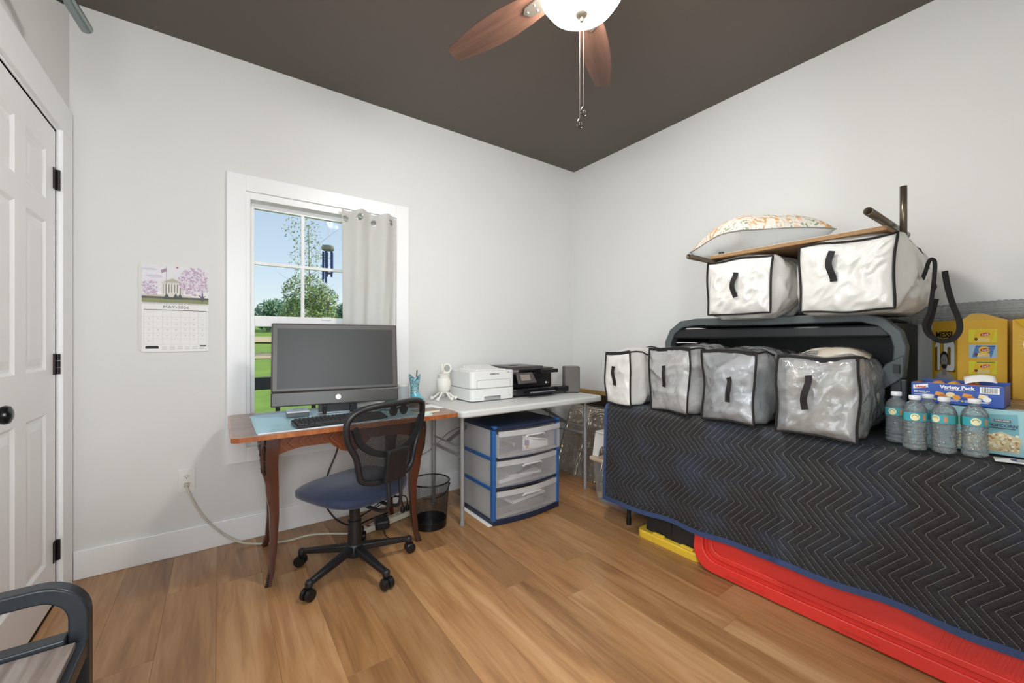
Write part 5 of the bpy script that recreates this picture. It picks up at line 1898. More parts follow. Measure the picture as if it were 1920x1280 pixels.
def bag(label, loc, rz, w_, d_, h_, seed, vinyl, bul=.12, wr=.006, lean=0., fbul=.012, hy=0., hz=0., hl=.115, rearpipe=True, toppipe=True, group='vinyl storage bags', fs=.96, ramp=2.6):
    t = thing('storage_bag', label, 'bag', loc, radians(rz), group)
    fn = bag_fn(w_, d_, h_, seed, bul, wr, lean, fbul, 1., fs, ramp)
    front, side, back = fn
    bag_mesh(fn).build('vinyl_body', vinyl, t, fix=True, angle=2.6)
    lp = [front(1, 4 * i / 96) for i in range(96)]
    c = Vector((0, 0, h_ / 2))
    lp = [p + (p - c).normalized() * .003 + Vector((-.002, 0, .001)) for p in lp]
    MB().sweep(lp, [(.0055 * cos(a), .0045 * sin(a)) for a in [2 * pi * i / 6 for i in range(6)]], closed=True, up=(1, 0, 0)).build('front_piping', PIPE, t)
    if toppipe:
      zb_ = [front(1, 2 + i / 24) + Vector((-.002, 0, -.004)) for i in range(25)]
      MB().sweep(zb_, [(-.004, -.008), (.004, -.008), (.004, .008), (-.004, .008)], up=(1, 0, 0)).build('zipper_band', PIPE, t, fix=True)
    if toppipe:
        for tt in (2, 3):
            MB().tube([side(a / 20, tt) + Vector((0, 0, .003)) for a in range(0, 9)], .0045, 6).build('top_piping', PIPE, t)
    if rearpipe:
        MB().tube([side(.8, 4 * i / 60) * 1.0 + Vector((0, 0, .002)) for i in range(60)], .0055, 6, closed=True).build('rear_piping', PIPE, t)
    # handle strap on the front: arched webbing with stitched ends
    zc = h_ / 2 + hz
    path = []
    for i in range(15):
        u = i / 14
        zz = zc + hl / 2 - hl * u
        yy = hy + .007 * sin(u * 5 + seed)
        base = fbul + wr * 1.2 + .002
        arch = .012 * sin(pi * min(1, max(0, (u - .12) / .76)))
        path.append((-base - arch - .004 + lean * zz, yy, zz))
    MB().sweep(path, [(-.0012, -.0115), (.0012, -.0115), (.0012, .0115), (-.0012, .0115)], up=(1, 0, 0)).build('handle', PIPE, t, angle=.8, label='black webbing handle')
    return t, fn
def contents(label, loc, rz, w_, d_, h_, seed, m, sc_=.86):
    fn = bag_fn(w_, d_, h_, seed + 50, .1, .016, 0, .0)
    o = bag_mesh(fn, 48, 8, 20, 6)
    o.v = [Vector((p.x * .88 + .028, p.y * sc_ * (.9 + .1 * min(1, max(0, p.x) / .15)), p.z * sc_ * (.78 + .22 * min(1, max(0, p.x) / .2)) + .006)) for p in o.v]
    return o.build('folded_bedding', m, label=label, cat='bedding', group='bedding inside the clear bags', loc=loc, rotz=radians(rz), fix=True, angle=2.5)
def bedding_mat(name, stops, s=5):
    m, nt, b = new_mat(name)
    v = coords(nt, (1, 1, 1.6))
    nz = N(nt, 'ShaderNodeTexNoise')
    nz.inputs['Scale'].default_value = s
    nz.inputs['Detail'].default_value = 2
    nz.inputs['Distortion'].default_value = 1.6
    nt.links.new(v, nz.inputs['Vector'])
    nt.links.new(ramp(nt, nz.outputs[0], [(p, lin(c)) for p, c in stops]), b.inputs['Base Color'])
    b.inputs['Roughness'].default_value = .8
    return m
BED2 = bedding_mat('bedding_brown_white', [(.40, '#efeeea'), (.52, '#dcdad6'), (.56, '#9a8377'), (.66, '#8a7468'), (.72, '#c9c6c6')])
BED3 = bedding_mat('bedding_grey_white', [(.35, '#f0efee'), (.52, '#c9c9cd'), (.62, '#a9a39d'), (.72, '#d7d5d2')])
BED4 = bedding_mat('bedding_cream', [(.35, '#d9d5cc'), (.52, '#c2b8a6'), (.62, '#a49381'), (.72, '#d8d5d0')], 4)
ZG = .7525
bag('small white-filled vinyl bag at the left end of the blanket, nearest the room corner', (1.965, 1.62, ZG), 0, .195, .42, .325, 1, BWHITE, bul=.10, hy=.012, hz=.01)
bag('clear vinyl bag with brown and white bedding, second from the left on the blanket', (1.975, 1.287, ZG), -13, .285, .42, .345, 2, BCLEAR2, bul=.08, wr=.010, hy=.0, hz=.02)
contents('brown and white bedding inside the second bag from the left', (1.975, 1.287, ZG + .004), -13, .285, .42, .345, 2, BED2)
bag('clear vinyl bag with grey-white bedding, third from the left on the blanket', (1.94, .957, ZG), -8, .262, .44, .335, 3, BCLEAR, bul=.08, wr=.011, hy=-.03, hz=-.01)
contents('grey-white bedding inside the third bag from the left', (1.94, .957, ZG + .004), -8, .262, .44, .335, 3, BED3)
bag('big glossy clear vinyl bag slumped over the blanket edge beside the water bottles', (1.905, .598, ZG), 3, .272, .47, .32, 4, BCLEAR, bul=.10, wr=.015, lean=.06, fbul=.02, hy=.02, hz=.02, hl=.135)
contents('cream bedding inside the glossy bag beside the water bottles', (1.905, .598, ZG + .004), 3, .272, .50, .37, 4, BED4, .88)
# upper two, on the black shell
ZU = 1.2765
bag('upper white-filled vinyl bag on the left of the black shell', (2.07, .968, ZU - .03), 0, .335, .48, .305, 5, BWHITE, bul=.10, wr=.014, hy=-.0, hz=.01, hl=.12, toppipe=False, rearpipe=False, fs=.88, ramp=6)
bag('larger upper white-filled vinyl bag on the right of the black shell', (2.055, .548, ZU - .03), 0, .335, .52, .305, 6, BWHITE, bul=.14, wr=.014, hy=.03, hz=.04, hl=.125, fs=.90, ramp=6, toppipe=False)
# hanging strap loops of the right upper bag
def strap(pts, w_, label):
    p = smooth_path(pts, 6)
    return MB().sweep(p, [(-.0011, -w_ / 2), (.0011, -w_ / 2), (.0011, w_ / 2), (-.0011, w_ / 2)], up=(1, .1, 0)).build('bag_strap', PIPE, label=label, cat='strap', angle=.8, fix=True)
X_ = 2.24
strap([(X_, .385, 1.30), (X_, .347, 1.383), (X_, .332, 1.44), (X_, .322, 1.452), (X_, .314, 1.43), (X_, .319, 1.34), (X_, .329, 1.25), (X_, .343, 1.20), (X_ + .01, .335, 1.16), (X_ + .01, .312, 1.14)], .013, 'thin black strap looping off the right upper bag')
strap([(X_ + .03, .292, 1.405), (X_ + .03, .284, 1.34), (X_ + .03, .270, 1.27), (X_ + .03, .254, 1.21), (X_ + .03, .256, 1.165), (X_ + .03, .28, 1.137), (X_ + .03, .315, 1.14), (X_ + .03, .337, 1.18), (X_ + .03, .328, 1.23), (X_ + .03, .316, 1.30)], .018, 'wide black strap loop hanging in front of the yellow snack boxes')
# white label in bag 2
MB().box(0, .11, -.05, .05, 0, .0015).build('care_card', PAPER, label='white card lying on top of the second clear bag', cat='card', loc=(2.07, 1.24, 1.125), rotz=radians(25), smooth=False)

# ---- shelf board with tube legs, cushion
sbd = thing('shelf_board', 'particle board with bronze tube legs lying on the two upper bags', 'board', (0, 0, 1.568))
MB().box(2.10, 2.52, .425, 1.125, 0, .016).build('board', mat('particle_board', '#94714a', .7, var=.25, vs=120), sbd, smooth=False)
MB().box(2.101, 2.519, .426, 1.124, .0162, .0175).build('laminate', mat('laminate_white', '#cfcac0', .5), sbd, smooth=False)
TUB = mat('tube_bronze', '#6e6355', .3, metal=.7)
def tube_open(p0, p1, r, nm):
    P0, P1 = Vector(p0), Vector(p1)
    m = MB().tube([P0, P1], r, 18, caps=False)
    o = m.build(nm, TUB, sbd)
    o.modifiers.new('s', 'SOLIDIFY').thickness = .002
    return o
tube_open((1.885, 1.118, -.014), (2.45, 1.118, -.014), .0125, 'tube_leg')
tube_open((1.885, .432, .032), (2.45, .432, .032), .0145, 'tube_leg')
tube_open((2.235, .402, -.02), (2.235, .402, .19), .0115, 'tube_leg')
MB().lathe([(0, -.014), (.0128, -.014), (.0128, .006), (0, .006)], 16, (2.12, 1.075, .024)).build('socket', BLACK, sbd)
def floral():
    m, nt, b = new_mat('cushion_floral')
    v = coords(nt)
    vo = N(nt, 'ShaderNodeTexVoronoi')
    vo.inputs['Scale'].default_value = 13
    nt.links.new(v, vo.inputs['Vector'])
    nz = N(nt, 'ShaderNodeTexNoise')
    nz.inputs['Scale'].default_value = 22
    nz.inputs['Distortion'].default_value = 1.8
    nt.links.new(v, nz.inputs['Vector'])
    pet = ramp(nt, nz.outputs[0], [(.0, lin('#ece8df')), (.52, lin('#ece8df')), (.56, lin('#e3b98a')), (.64, lin('#d9a765'))])
    lf = ramp(nt, nz.outputs[0], [(.0, lin('#8d9878')), (.38, lin('#9aa585')), (.43, lin('#ece8df')), (.55, lin('#ece8df')), (.6, lin('#e8c3a5'))])
    sp = N(nt, 'ShaderNodeSeparateColor')
    nt.links.new(vo.outputs['Color'], sp.inputs[0])
    gt = N(nt, 'ShaderNodeMath', operation='GREATER_THAN', i_1=.45)
    nt.links.new(sp.outputs[0], gt.inputs[0])
    nt.links.new(mixc(nt, gt.outputs[0], pet, lf), b.inputs['Base Color'])
    b.inputs['Roughness'].default_value = .85
    return m
csh = thing('cushion', 'square cushion with floral top and plain pale underside on the board', 'cushion', (2.375, 1.02, 1.586), radians(57))
CS = .245
def cush(sgn):
    def f(u, v):
        x, y = (2 * u - 1), (2 * v - 1)
        pin = 1 - .07 * (1 - x * x) * abs(y) ** 2 - .0
        px = x * CS * (1 - .06 * (1 - y * y))
        py = y * CS * (1 - .06 * (1 - x * x))
        th = ((1 - x ** 4) * (1 - y ** 4)) ** .55
        seam = .118 - .014 * (x * x + y * y) + .008 * sin(3 * x + 2 * y)
        wr = .006 * noise.noise(Vector((x * 4, y * 4, sgn)))
        return (px, py, max(.0, seam + sgn * th * (.095 if sgn > 0 else .125) + wr * th))
    return f
MB().grid(cush(1), 40, 40).build('floral_top', floral(), csh)
MB().grid(cush(-1), 40, 40).build('underside', mat('cushion_under', '#cfd0cf', .85, var=.04), csh)
edge = []
fc = cush(1)
for i in range(40): edge.append(fc(i / 40, 0))
for i in range(40): edge.append(fc(1, i / 40))
for i in range(40): edge.append(fc(1 - i / 40, 1))
for i in range(40): edge.append(fc(0, 1 - i / 40))
MB().tube(edge, .0028, 6, closed=True).build('piping', mat('cushion_piping', '#8f8d8b', .8), csh)
# ================================================================== GROCERIES ON THE BLANKET
ZG2 = .7545
def carton(name, label, loc, rz, w_, d_, h_, m, flaps=False):
    t = thing(name, label, 'box', loc, radians(rz))
    return t
FRONT = face_frame((0, -.0002, 0), (1, 0, 0), (0, 0, 1))
# popcorn carton
TEAL = mat('carton_teal', '#9cc9cf', .45, var=.06, vs=6)
pc = thing('popcorn_carton', 'long pale teal popcorn carton lying behind the water bottles', 'box', (2.115, .372, ZG2), radians(-90))
PCW, PCD, PCH = .46, .50, .150
MB().box(0, PCW, 0, PCD, 0, PCH).build('carton', TEAL, pc, smooth=False, bevel=.002)
MB().box(.0, PCW, .04, PCD - .04, PCH, PCH + .002).build('top_flap', mat('carton_kraft', '#b3936a', .7), pc, smooth=False)
pr = Print(FRONT)
DTEAL = mat('popcorn_bag_teal', '#6fa9b4', .4, var=.06)
r = random.Random(2)
KERN = [mat('kernel_a', '#ead9b0', .6), mat('kernel_b', '#d9bd86', .6), mat('kernel_c', '#f3ead2', .6), mat('kernel_d', '#b58f5c', .6)]
def popbag(x0, x1, tilt):
    pr.col(DTEAL).poly([(x0, .05), (x1, .05 + tilt), (x1 - .004, .136 + tilt), (x0 + .004, .132)])
    pr.col(mat('popcorn_bowl', '#d2c59e', .6)).poly([(x0, .012), (x1, .012), (x1 + .004, .058 + tilt), ((x0 + x1) / 2, .076 + tilt), (x0 - .004, .056)])
    for _ in range(110):
        x, y = r.uniform(x0, x1), r.uniform(.014, .066 + tilt)
        pr.col(r.choice(KERN)).disc(x, y, r.uniform(.0025, .005), None, 7)
    pr.layer += 2
popbag(.192, .268, .002)
popbag(.278, .40, -.012)
for _ in range(120):
    x, y = r.uniform(.12, .19), r.uniform(.01, .062)
    pr.col(r.choice(KERN)).disc(x, y, r.uniform(.0025, .005), None, 7)
pr.layer += 2
pr.col(mat('label_dark_red', '#4d2524', .5)).rect(.215, .25, .111, .118)
pr.col(mat('label_navy', '#28404f', .5)).rect(.205, .26, .088, .0905)
pr.done('printed_picture', pc)
text('KIRKLAND', .0065, FRONT, .2325, .1145, WHITE_INK, pc, lift=.0048, bold=.0001)
text('POPCORN', .0125, FRONT, .234, .0985, mat('label_navy', ''), pc, lift=.0048, bold=.0004, sx=1.05)
text('POPCORN', .0165, FRONT, .335, .088, mat('label_navy', ''), pc, lift=.0048, bold=.0004, sx=1.05)

# variety pack
VB = mat('carton_blue', '#1f4da6', .4, var=.03)
KRB = mat('carton_inside', '#a8855c', .7)
vp = thing('cracker_box', 'open blue sandwich cracker box on top of the popcorn carton', 'box', (2.135, .362, ZG2 + PCH + .003), radians(-92))
VW, VD, VH = .225, .15, .072
MB().box(0, VW, 0, .002, 0, VH).box(0, .002, .002, VD, 0, VH).box(VW - .002, VW, .002, VD, 0, VH).box(0, VW, VD - .002, VD, 0, VH + .006).box(0, VW, 0, VD, 0, .002).build('carton', VB, vp, smooth=False)
MB().box(.003, VW - .003, .0025, .0035, .003, VH + .0015).box(.0025, .0035, .003, VD - .003, .003, VH + .001).build('torn_edge', KRB, vp, smooth=False)
pr = Print(FRONT)
pr.col(WHITE_INK).poly([(.005, .047), (.045, .056), (.045, .069), (.005, .062)])
pr.col(WHITE_INK).rect(.172, .216, .046, .068)
pr.col(INK)
x = .176
r = random.Random(9)
while x < .211:
    w_ = r.uniform(.0006, .0018)
    pr.rect(x, x + w_, .048, .066)
    pr.layer -= 1
    x += w_ + r.uniform(.0008, .0016)
pr.layer += 1
ORG, ORG2, CRM = mat('cracker_orange', '#e39a3c', .6, var=.1, vs=200), mat('cracker_orange_dark', '#c9772b', .6), mat('cracker_cream', '#ecd9a0', .6)
for i, (x, ca, cb) in enumerate(((.062, ORG, ORG2), (.096, CRM, ORG), (.13, ORG, ORG2), (.167, CRM, WHITE_INK))):
    if i == 1:
        pr.col(ca).disc(x + .006, .034, .012, .009)
    else:
        pr.col(ca).poly([(x, .03), (x + .004, .043), (x + .024, .039), (x + .021, .026)])
    pr.col(cb).disc(x + .021, .026, .010, .0085)
    pr.col(mat('label_yellow', '#e7d23e', .5)).disc(x + .001, .0145, .003)
    pr.col(WHITE_INK).rect(x + .006, x + .03, .0155, .0168).rect(x + .006, x + .025, .012, .0133)
pr.col(WHITE_INK)
for k in range(3):
    pr.rect(.008, .058 - .006 * k, .0275 - k * .006, .029 - k * .006)
pr.rect(.02, .042, .0355, .0365)
pr.done('printed_picture', vp)
text('Variety Pack', .0165, FRONT, .118, .0605, WHITE_INK, vp, lift=.0013, bold=.0007)
text('sandwich crackers', .0068, FRONT, .112, .0515, WHITE_INK, vp, lift=.0013, bold=.0001)
text('Lance', .0125, FRONT, .025, .0575, mat('label_red', '#c8372d', .5), vp, lift=.0013, bold=.0005)
text('20', .0105, FRONT, .0125, .0385, WHITE_INK, vp, lift=.0013, bold=.0003)
text('PACKS of 6', .0062, FRONT, .0345, .0395, WHITE_INK, vp, lift=.0013, bold=.0001)
# packs inside
for i, (x, c, lb) in enumerate(((.06, '#d98f3a', 'orange cracker packet poking out of the blue box, left one'), (.10, '#e3a64a', 'orange cracker packet poking out of the blue box, right one'), (.15, '#b3372c', 'red snack packet lying in the blue box'))):
    g = thing('snack_packet', lb, 'packet', (2.135 + .075 + i * .006, .362 - x, ZG2 + PCH + .005), radians(-92), 'packets in the blue box')
    m_ = mat('packet_%d' % i, c, .25, var=.15, vs=40)
    MB().grid(lambda u, v: (.022 * cos(2 * pi * u) * (1 - .25 * abs(2 * v - 1) ** 3), (.05 if i < 2 else .06) * (2 * v - 1), .040 + .036 * sin(2 * pi * u) * (1 - .5 * abs(2 * v - 1) ** 4)), 20, 12, True).build('wrapper', m_, g, fix=True)
    MB().box(-.02, .02, -.063 if i > 1 else -.053, -.049 if i < 2 else -.058, .035, .045).build('crimped_end', m_, g, smooth=False)
MB().grid(lambda u, v: (.075 * u - .04, .05 * v, .012 * sin(2.5 * u) + .022 * v), 8, 4).build('receipt', PAPER, label='white slip of paper leaning on the blue cracker box', cat='paper', loc=(2.18, .19, ZG2 + PCH + .076), rotz=radians(-80)).modifiers.new('s', 'SOLIDIFY').thickness = .0004

# yellow snack boxes
def gold_mat():
    m, nt, b = new_mat('carton_gold')
    tc = N(nt, 'ShaderNodeTexCoord')
    sp = N(nt, 'ShaderNodeSeparateXYZ')
    nt.links.new(tc.outputs['Object'], sp.inputs[0])
    pp = N(nt, 'ShaderNodeMath', operation='PINGPONG', i_1=.022)
    sm_ = N(nt, 'ShaderNodeMath', operation='ADD')
    nt.links.new(sp.outputs[0], sm_.inputs[0])
    nt.links.new(sp.outputs[1], sm_.inputs[1])
    nt.links.new(sm_.outputs[0], pp.inputs[0])
    ad_ = N(nt, 'ShaderNodeMath', operation='ADD')
    nt.links.new(sp.outputs[2], ad_.inputs[0])
    nt.links.new(pp.outputs[0], ad_.inputs[1])
    ml = N(nt, 'ShaderNodeMath', operation='MULTIPLY', i_1=900.)
    nt.links.new(ad_.outputs[0], ml.inputs[0])
    sn = N(nt, 'ShaderNodeMath', operation='SINE')
    nt.links.new(ml.outputs[0], sn.inputs[0])
    nz = N(nt, 'ShaderNodeTexNoise')
    nz.inputs['Scale'].default_value = 14
    nt.links.new(tc.outputs['Object'], nz.inputs['Vector'])
    mu = N(nt, 'ShaderNodeMath', operation='MULTIPLY')
    nt.links.new(sn.outputs[0], mu.inputs[0])
    nt.links.new(nz.outputs[0], mu.inputs[1])
    nt.links.new(ramp(nt, mu.outputs[0], [(.0, lin('#e6b740')), (.6, lin('#cf9c2c'))]), b.inputs['Base Color'])
    b.inputs['Roughness'].default_value = .45
    return m
GOLDC = gold_mat()
ZL = ZG2 + PCH + .0025
GRP = 'yellow snack cartons'
lb1 = thing('snack_carton', 'yellow snack carton printed with three chip bags, number 10 on its side', 'box', (2.42, .275, ZL), radians(-53.13), GRP)
LW, LD, LH = .153, .15, .312
MB().box(0, LW, 0, LD, 0, LH).build('carton', GOLDC, lb1, smooth=False, bevel=.0015)
fl = MB()
fl.add([(.012, .0, LH), (LW - .004, .0, LH), (LW * .66, .035, LH + .028), (LW * .42, .035, LH + .028)], [(0, 1, 2, 3)])
o = fl.build('top_flap', GOLDC, lb1, smooth=False)
o.modifiers.new('s', 'SOLIDIFY').thickness = .0015
pr = Print(FRONT)
YL = mat('panel_lemon', '#e0d838', .45)
BLP = mat('panel_pale_blue', '#a8c6da', .45)
BGY, BGB = mat('chip_bag_yellow', '#e6c331', .4), mat('chip_bag_blue', '#4f82bd', .4)
RDL, LOGY = mat('logo_red', '#c22f2a', .45), mat('logo_yellow', '#f0c93c', .45)
CHP = mat('chip_tan', '#e8cf8a', .5)
DK = mat('print_dark_brown', '#6d3a22', .5)
for i, (z, pm, bm2) in enumerate(((.248, YL, BGY), (.187, BLP, BGB), (.122, YL, BGY))):
    pr.col(pm).rect(.034, .121, z - .026, z + .026)
    pr.col(bm2).poly([(.044, z - .024), (.104, z - .024), (.117, z + .023), (.056, z + .023)])
    pr.col(CHP).poly([(.06, z - .023), (.1, z - .023), (.098, z - .008), (.063, z - .006)])
    pr.col(DK).disc(.057, z - .012, .0055)
    if i:
        pr.col(LOGY).disc(.082, z + .006, .017, .015)
        pr.col(mat('print_blue_band', '#2f558f', .5) if i == 1 else mat('print_green', '#2f7d4b', .5)).rect(.058, .114, z + .019, z + .0225)
    pr.col(RDL).disc(.084, z + .006, .0155, .0065, 20, .15)
pr.done('printed_picture', lb1)
for z in (.254, .193, .128):
    text("Lay's", .0105, FRONT @ Matrix.Translation((.084, z, 0)) @ Matrix.Rotation(.15, 4, 'Z'), 0, 0, WHITE_INK, lb1, lift=.0022, bold=.0002, shear=.25)
SIDE = face_frame((-.0002, LD, 0), (0, -1, 0), (0, 0, 1))
pr = Print(SIDE)
pr.col(mat('jersey_outline', '#8a6a1c', .5)).rect(.018, .052, .10, .228).rect(.068, .138, .10, .228)
pr.col(WHITE_INK).poly([(.02, .21), (.032, .226), (.05, .226), (.05, .104), (.034, .104), (.034, .205), (.02, .2)])
pr.poly(rrect(.072, .134, .104, .226, .016))
pr.col(mat('jersey_outline', '')).poly(rrect(.094, .112, .128, .203, .006))
# plain grey portrait figure: shoulders, neck, head, hair, beard
GR1, GR2, GR3 = mat('figure_light', '#bdbbb6', .5), mat('figure_skin', '#9d958d', .5), mat('figure_dark', '#2f2c2b', .5)
pr.col(GR1).poly([(.008, .0), (.142, .0), (.140, .063), (.120, .088), (.092, .101), (.058, .101), (.032, .088), (.012, .063)])
pr.col(GR2).poly([(.062, .083), (.088, .083), (.088, .118), (.062, .118)])
pr.col(GR3).disc(.075, .151, .0265, .034)
pr.col(GR2).disc(.075, .145, .0205, .027)
pr.col(GR3).poly([(.055, .138), (.059, .127), (.066, .13), (.084, .13), (.091, .127), (.095, .138), (.09, .117), (.075, .11), (.06, .117)])
pr.col(GR3).rect(.064, .071, .1475, .1495).rect(.079, .086, .1475, .1495)
pr.done('printed_picture', lb1)
text('MESSI', .036, SIDE, .076, .253, INK, lb1, lift=.002, bold=.0011, sx=1.12)
lb2 = thing('snack_carton', 'yellow snack carton printed with a gold trophy at the right picture edge', 'box', (2.507, .140, ZL), radians(-74), GRP)
LW2 = .25
MB().box(0, LW2, 0, .185, 0, LH - .002).build('carton', GOLDC, lb2, smooth=False, bevel=.0015)
MB().add([(.004, -.001, LH), (LW2 - .01, -.001, LH), (LW2 - .02, -.022, LH - .03), (.02, -.018, LH - .03)], [(0, 1, 2, 3)]).build('top_flap', mat('flap_yellow', '#d9aa2a', .45), lb2, smooth=False).modifiers.new('s', 'SOLIDIFY').thickness = .0015
pr = Print(FRONT)
tx, tz = .072, .215
pr.col(mat('burst_pale', '#efe2ac', .5))
for i in range(22):
    a = 2 * pi * i / 22
    pr.poly([(tx + .02 * cos(a - .1), tz + .02 * sin(a - .1)), (tx + .02 * cos(a + .1), tz + .02 * sin(a + .1)), (tx + .066 * cos(a), tz + .066 * sin(a))])
    pr.layer -= 1
pr.layer += 1
pr.col(WHITE_INK).disc(tx, tz, .046)
GT, GT2 = mat('trophy_gold', '#b5822a', .4), mat('trophy_gold_dark', '#7d5a1e', .4)
# a plain two-handled cup
pr.col(GT).poly([(tx - .032, tz + .03), (tx + .032, tz + .03), (tx + .027, tz - .01), (tx + .008, tz - .045), (tx + .006, tz - .09), (tx + .022, tz - .105), (tx - .022, tz - .105), (tx - .006, tz - .09), (tx - .008, tz - .045), (tx - .027, tz - .01)])
pr.col(GT2).rect(tx - .026, tx + .026, tz - .122, tz - .104)
pr.col(GT2).disc(tx - .036, tz + .01, .007, .015).disc(tx + .036, tz + .01, .007, .015)
pr.col(mat('panel_lemon', '')).rect(.075, .12, .04, .075)
pr.done('printed_picture', lb2)
text('LAY', .014, FRONT, .098, .058, RDL, lb2, lift=.002)
MB().grid(lambda u, v: (.09 * u, .03 * v - .015, .012 * sin(3 * u)), 6, 2).build('purple_wrapper', mat('wrapper_purple', '#6d3f66', .35), label='purple wrapper lying between cracker box and yellow cartons', cat='wrapper', loc=(2.36, .20, ZL + .012), rotz=radians(-70)).modifiers.new('s', 'SOLIDIFY').thickness = .001

# bubble wrap along the wall
bw = MB()
def bwf(u, v):
    a = 2 * pi * u
    y = .50 - .68 * v
    k = 1 + .10 * noise.noise(Vector((cos(a) * 2, sin(a) * 2, y * 12))) + .13 * (abs(sin(a * 9)) * abs(sin(y * 160))) ** .6
    return (2.672 + .034 * cos(a) * k, y, ZL + LH + .040 + .036 * sin(a) * k + .01 * sin(y * 9))
bw.grid(bwf, 144, 260, True)
bw.build('bubble_wrap', clear('bubble_wrap_film', '#f6f8f9', .55, .15, '#f0f3f4', bump=.6, bs=120, gloss=1.4), label='clear bubble wrap roll along the wall above the yellow cartons', cat='bubble wrap', fix=True)

# water bottles
def water_mat():
    m, nt, b = new_mat('bottle_water')
    b.inputs['Base Color'].default_value = (.97, .985, .99, 1)
    b.inputs['Roughness'].default_value = .03
    b.inputs['Transmission Weight'].default_value = 1.
    b.inputs['IOR'].default_value = 1.30
    v = coords(nt, (1, 1, 1))
    nz = N(nt, 'ShaderNodeTexNoise')
    nz.inputs['Scale'].default_value = 60
    nt.links.new(v, nz.inputs['Vector'])
    bp = N(nt, 'ShaderNodeBump')
    bp.inputs['Strength'].default_value = .12
    bp.inputs['Distance'].default_value = .003
    nt.links.new(nz.outputs[0], bp.inputs['Height'])
    nt.links.new(bp.outputs[0], b.inputs['Normal'])
    return m
WATER = clear('bottle_clear', '#f6fafb', .74, .05, '#e3edf0', bump=.8, bs=70, translucent=.35, spec=.8, gloss=1.45)
prof = [(.0, .004), (.02, .0), (.028, .002), (.031, .008)]
z = .012
while z < .095:
    prof += [(.0312, z), (.0312, z + .004), (.0292, z + .007), (.0292, z + .009)]
    z += .0115
prof += [(.0315, .100), (.0315, .132), (.0312, .137), (.029, .146), (.023, .157), (.015, .164), (.0125, .167), (.0125, .174), (0, .174)]
def bottle(label, x, y, rz):
    t = thing('water_bottle', label, 'bottle', (x, y, ZG2), radians(rz), 'small water bottles')
    MB().lathe(prof, 32).build('bottle', WATER, t, angle=1.)
    lbm = MB()
    LBT = [mat('bottle_label_teal', '#3fa3b0', .4), mat('bottle_label_green', '#2d7a58', .4), mat('bottle_label_cream', '#efe6b8', .4), mat('bottle_label_pale', '#bfe0e2', .4), mat('bottle_label_orange', '#c98d62', .5)]
    n = 48
    for i in range(n):
        a0, a1 = 2 * pi * i / n, 2 * pi * (i + 1) / n
        lbm.m = 1 if i % 24 in (0, 1, 2, 3) else 0
        lbm.add([(.0325 * cos(a0), .0325 * sin(a0), .103), (.0325 * cos(a1), .0325 * sin(a1), .103), (.0325 * cos(a1), .0325 * sin(a1), .131), (.0325 * cos(a0), .0325 * sin(a0), .131)], [(0, 1, 2, 3)])
    for base in (pi * .5, pi * 1.5):
        R = .0332
        lbm.m = 2
        lbm.grid(lambda u, v: (R * cos(base + .36 * v * cos(2 * pi * u)), R * sin(base + .36 * v * cos(2 * pi * u)), .117 + .012 * v * sin(2 * pi * u)), 24, 3, True)
        lbm.m = 1
        lbm.grid(lambda u, v: ((R + .0003) * cos(base + (.2 + .05 * v) * cos(pi * u)), (R + .0003) * sin(base + (.2 + .05 * v) * cos(pi * u)), .117 + (.006 + .0018 * v) * sin(pi * u)), 12, 1)
        lbm.m = 4
        b0, b1 = base + .62, base + .9
        lbm.add([(R * cos(b0), R * sin(b0), .108), (R * cos(b1), R * sin(b1), .108), (R * cos(b1), R * sin(b1), .126), (R * cos(b0), R * sin(b0), .126)], [(0, 1, 2, 3)])
    lbm.build('label_band', LBT, t, label='teal and green paper label')
    MB().lathe([(0, .1745), (.0145, .1745), (.0155, .177), (.0155, .187), (.014, .189), (0, .189)][::1], 28).build('cap', mat('bottle_cap_white', '#e9ebee', .35), t)
bottle('left of the three front water bottles, beside the glossy bag', 1.985, .328, 100)
bottle('middle of the three front water bottles', 2.002, .259, 60)
bottle('right of the three front water bottles, before the popcorn carton', 2.024, .192, 100)
bottle('water bottle half hidden behind the left and middle front bottles', 2.068, .307, 20)
bottle('water bottle at the back left with only cap and shoulder showing', 2.072, .392, 80)
# slip and pen
ppr = MB().grid(lambda u, v: (.075 * u, -.17 * v, .002 * sin(5 * v)), 4, 8).build('paper_slip', PAPER, label='white paper slip on the blanket right of the water bottles', cat='paper', loc=(1.985, .145, ZG2 + .001), rotz=radians(8))
pn = thing('ballpoint_pen', 'clear ballpoint pen lying on the white paper slip', 'pen', (2.015, .105, ZG2 + .008), radians(-78))
MB().cyl((0, 0, 0), (.12, 0, 0), .004, n=10).build('barrel', clear('pen_clear', '#ffffff', .4, .1, '#b9bfc7'), pn)
MB().lathe([(0, -.012), (.0015, -.012), (.004, 0), (0, .0)], 10, (0, 0, 0), 'x').build('tip', mat('pen_navy', '#2d3a66', .4), pn)

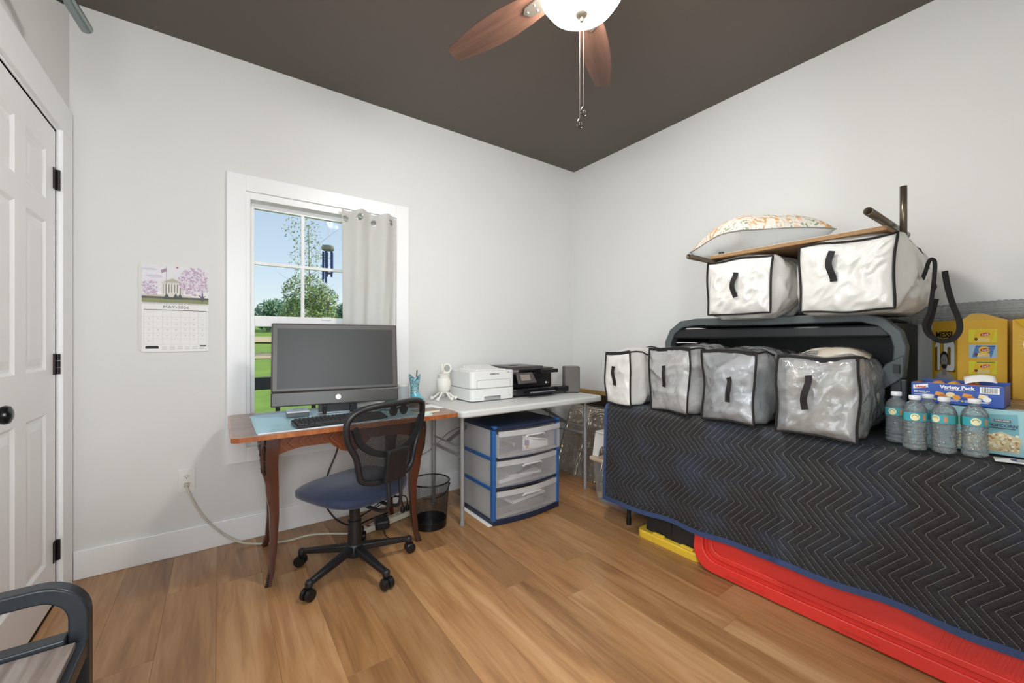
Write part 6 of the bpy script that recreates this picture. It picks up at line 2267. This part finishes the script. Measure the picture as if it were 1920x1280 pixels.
# ================================================================== METAL CART AT LOWER LEFT
mc = thing('metal_cart', 'black metal cart with wood-grain shelf and rounded handle near the door', 'cart', (0, 0, 0))
MC = mat('cart_black_metal', '#2a2d31', .33, metal=.35, var=.06)
CX0, CX1, CY0, CY1 = -.53, -.191, .30, .985
ZS, ZA = .636, .722
for y in (CY1, CY0):
    rr = .05
    pts = [(CX1, y, .03), (CX1, y, ZA - rr)] + [(CX1 - rr + rr * cos(a), y, ZA - rr + rr * sin(a)) for a in [pi / 2 * i / 8 for i in range(1, 9)]] + [(CX0 + rr, y, ZA)] + [(CX0 + rr - rr * sin(a), y, ZA - rr + rr * cos(a)) for a in [pi / 2 * i / 8 for i in range(1, 9)]] + [(CX0, y, .03)]
    MB().sweep(pts, [(-.0145, -.0125), (.0145, -.0125), (.0145, .0125), (-.0145, .0125)], up=(0, 1, 0)).build('handle_frame', MC, mc, bevel=.003, angle=.6, fix=True)
    for x in (CX0, CX1):
        MB().lathe([(0, -.009), (.018, -.009), (.019, 0), (.018, .009), (0, .009)], 18, (x, y, .019), 'x').build('wheel', BLACK, mc)
SHW = wood('cart_shelf_wood', '#3f352e', '#6d6058', '#8f8781', rough=.5, scale=2.4, axis='y', bump=.3)
for zz in (ZS, .20):
    MB().box(CX0 + .013, CX1 - .013, CY1 - .028, CY1 - .0126 + .012, zz - .012, zz + .013).build('end_rail', MC, mc, smooth=False, bevel=.002)
    MB().box(CX0 + .013, CX1 - .013, CY0, CY0 + .028, zz - .012, zz + .013).build('end_rail', MC, mc, smooth=False, bevel=.002)
    for x in (CX0, CX1):
        MB().box(x - .011, x + .011, CY0 + .012, CY1 - .012, zz - .03, zz - .004).build('side_rail', MC, mc, smooth=False, bevel=.002)
    MB().box(CX0 + .0, CX1 - .0, CY0 + .03, CY1 - .03, zz - .004, zz + .006).build('shelf', SHW, mc, smooth=False, bevel=.001)
MB().bar([(CX1, CY1 - .02, .21), (CX1, CY0 + .05, .58)], .02, .006, up=(1, 0, 0)).build('side_brace', MC, mc)
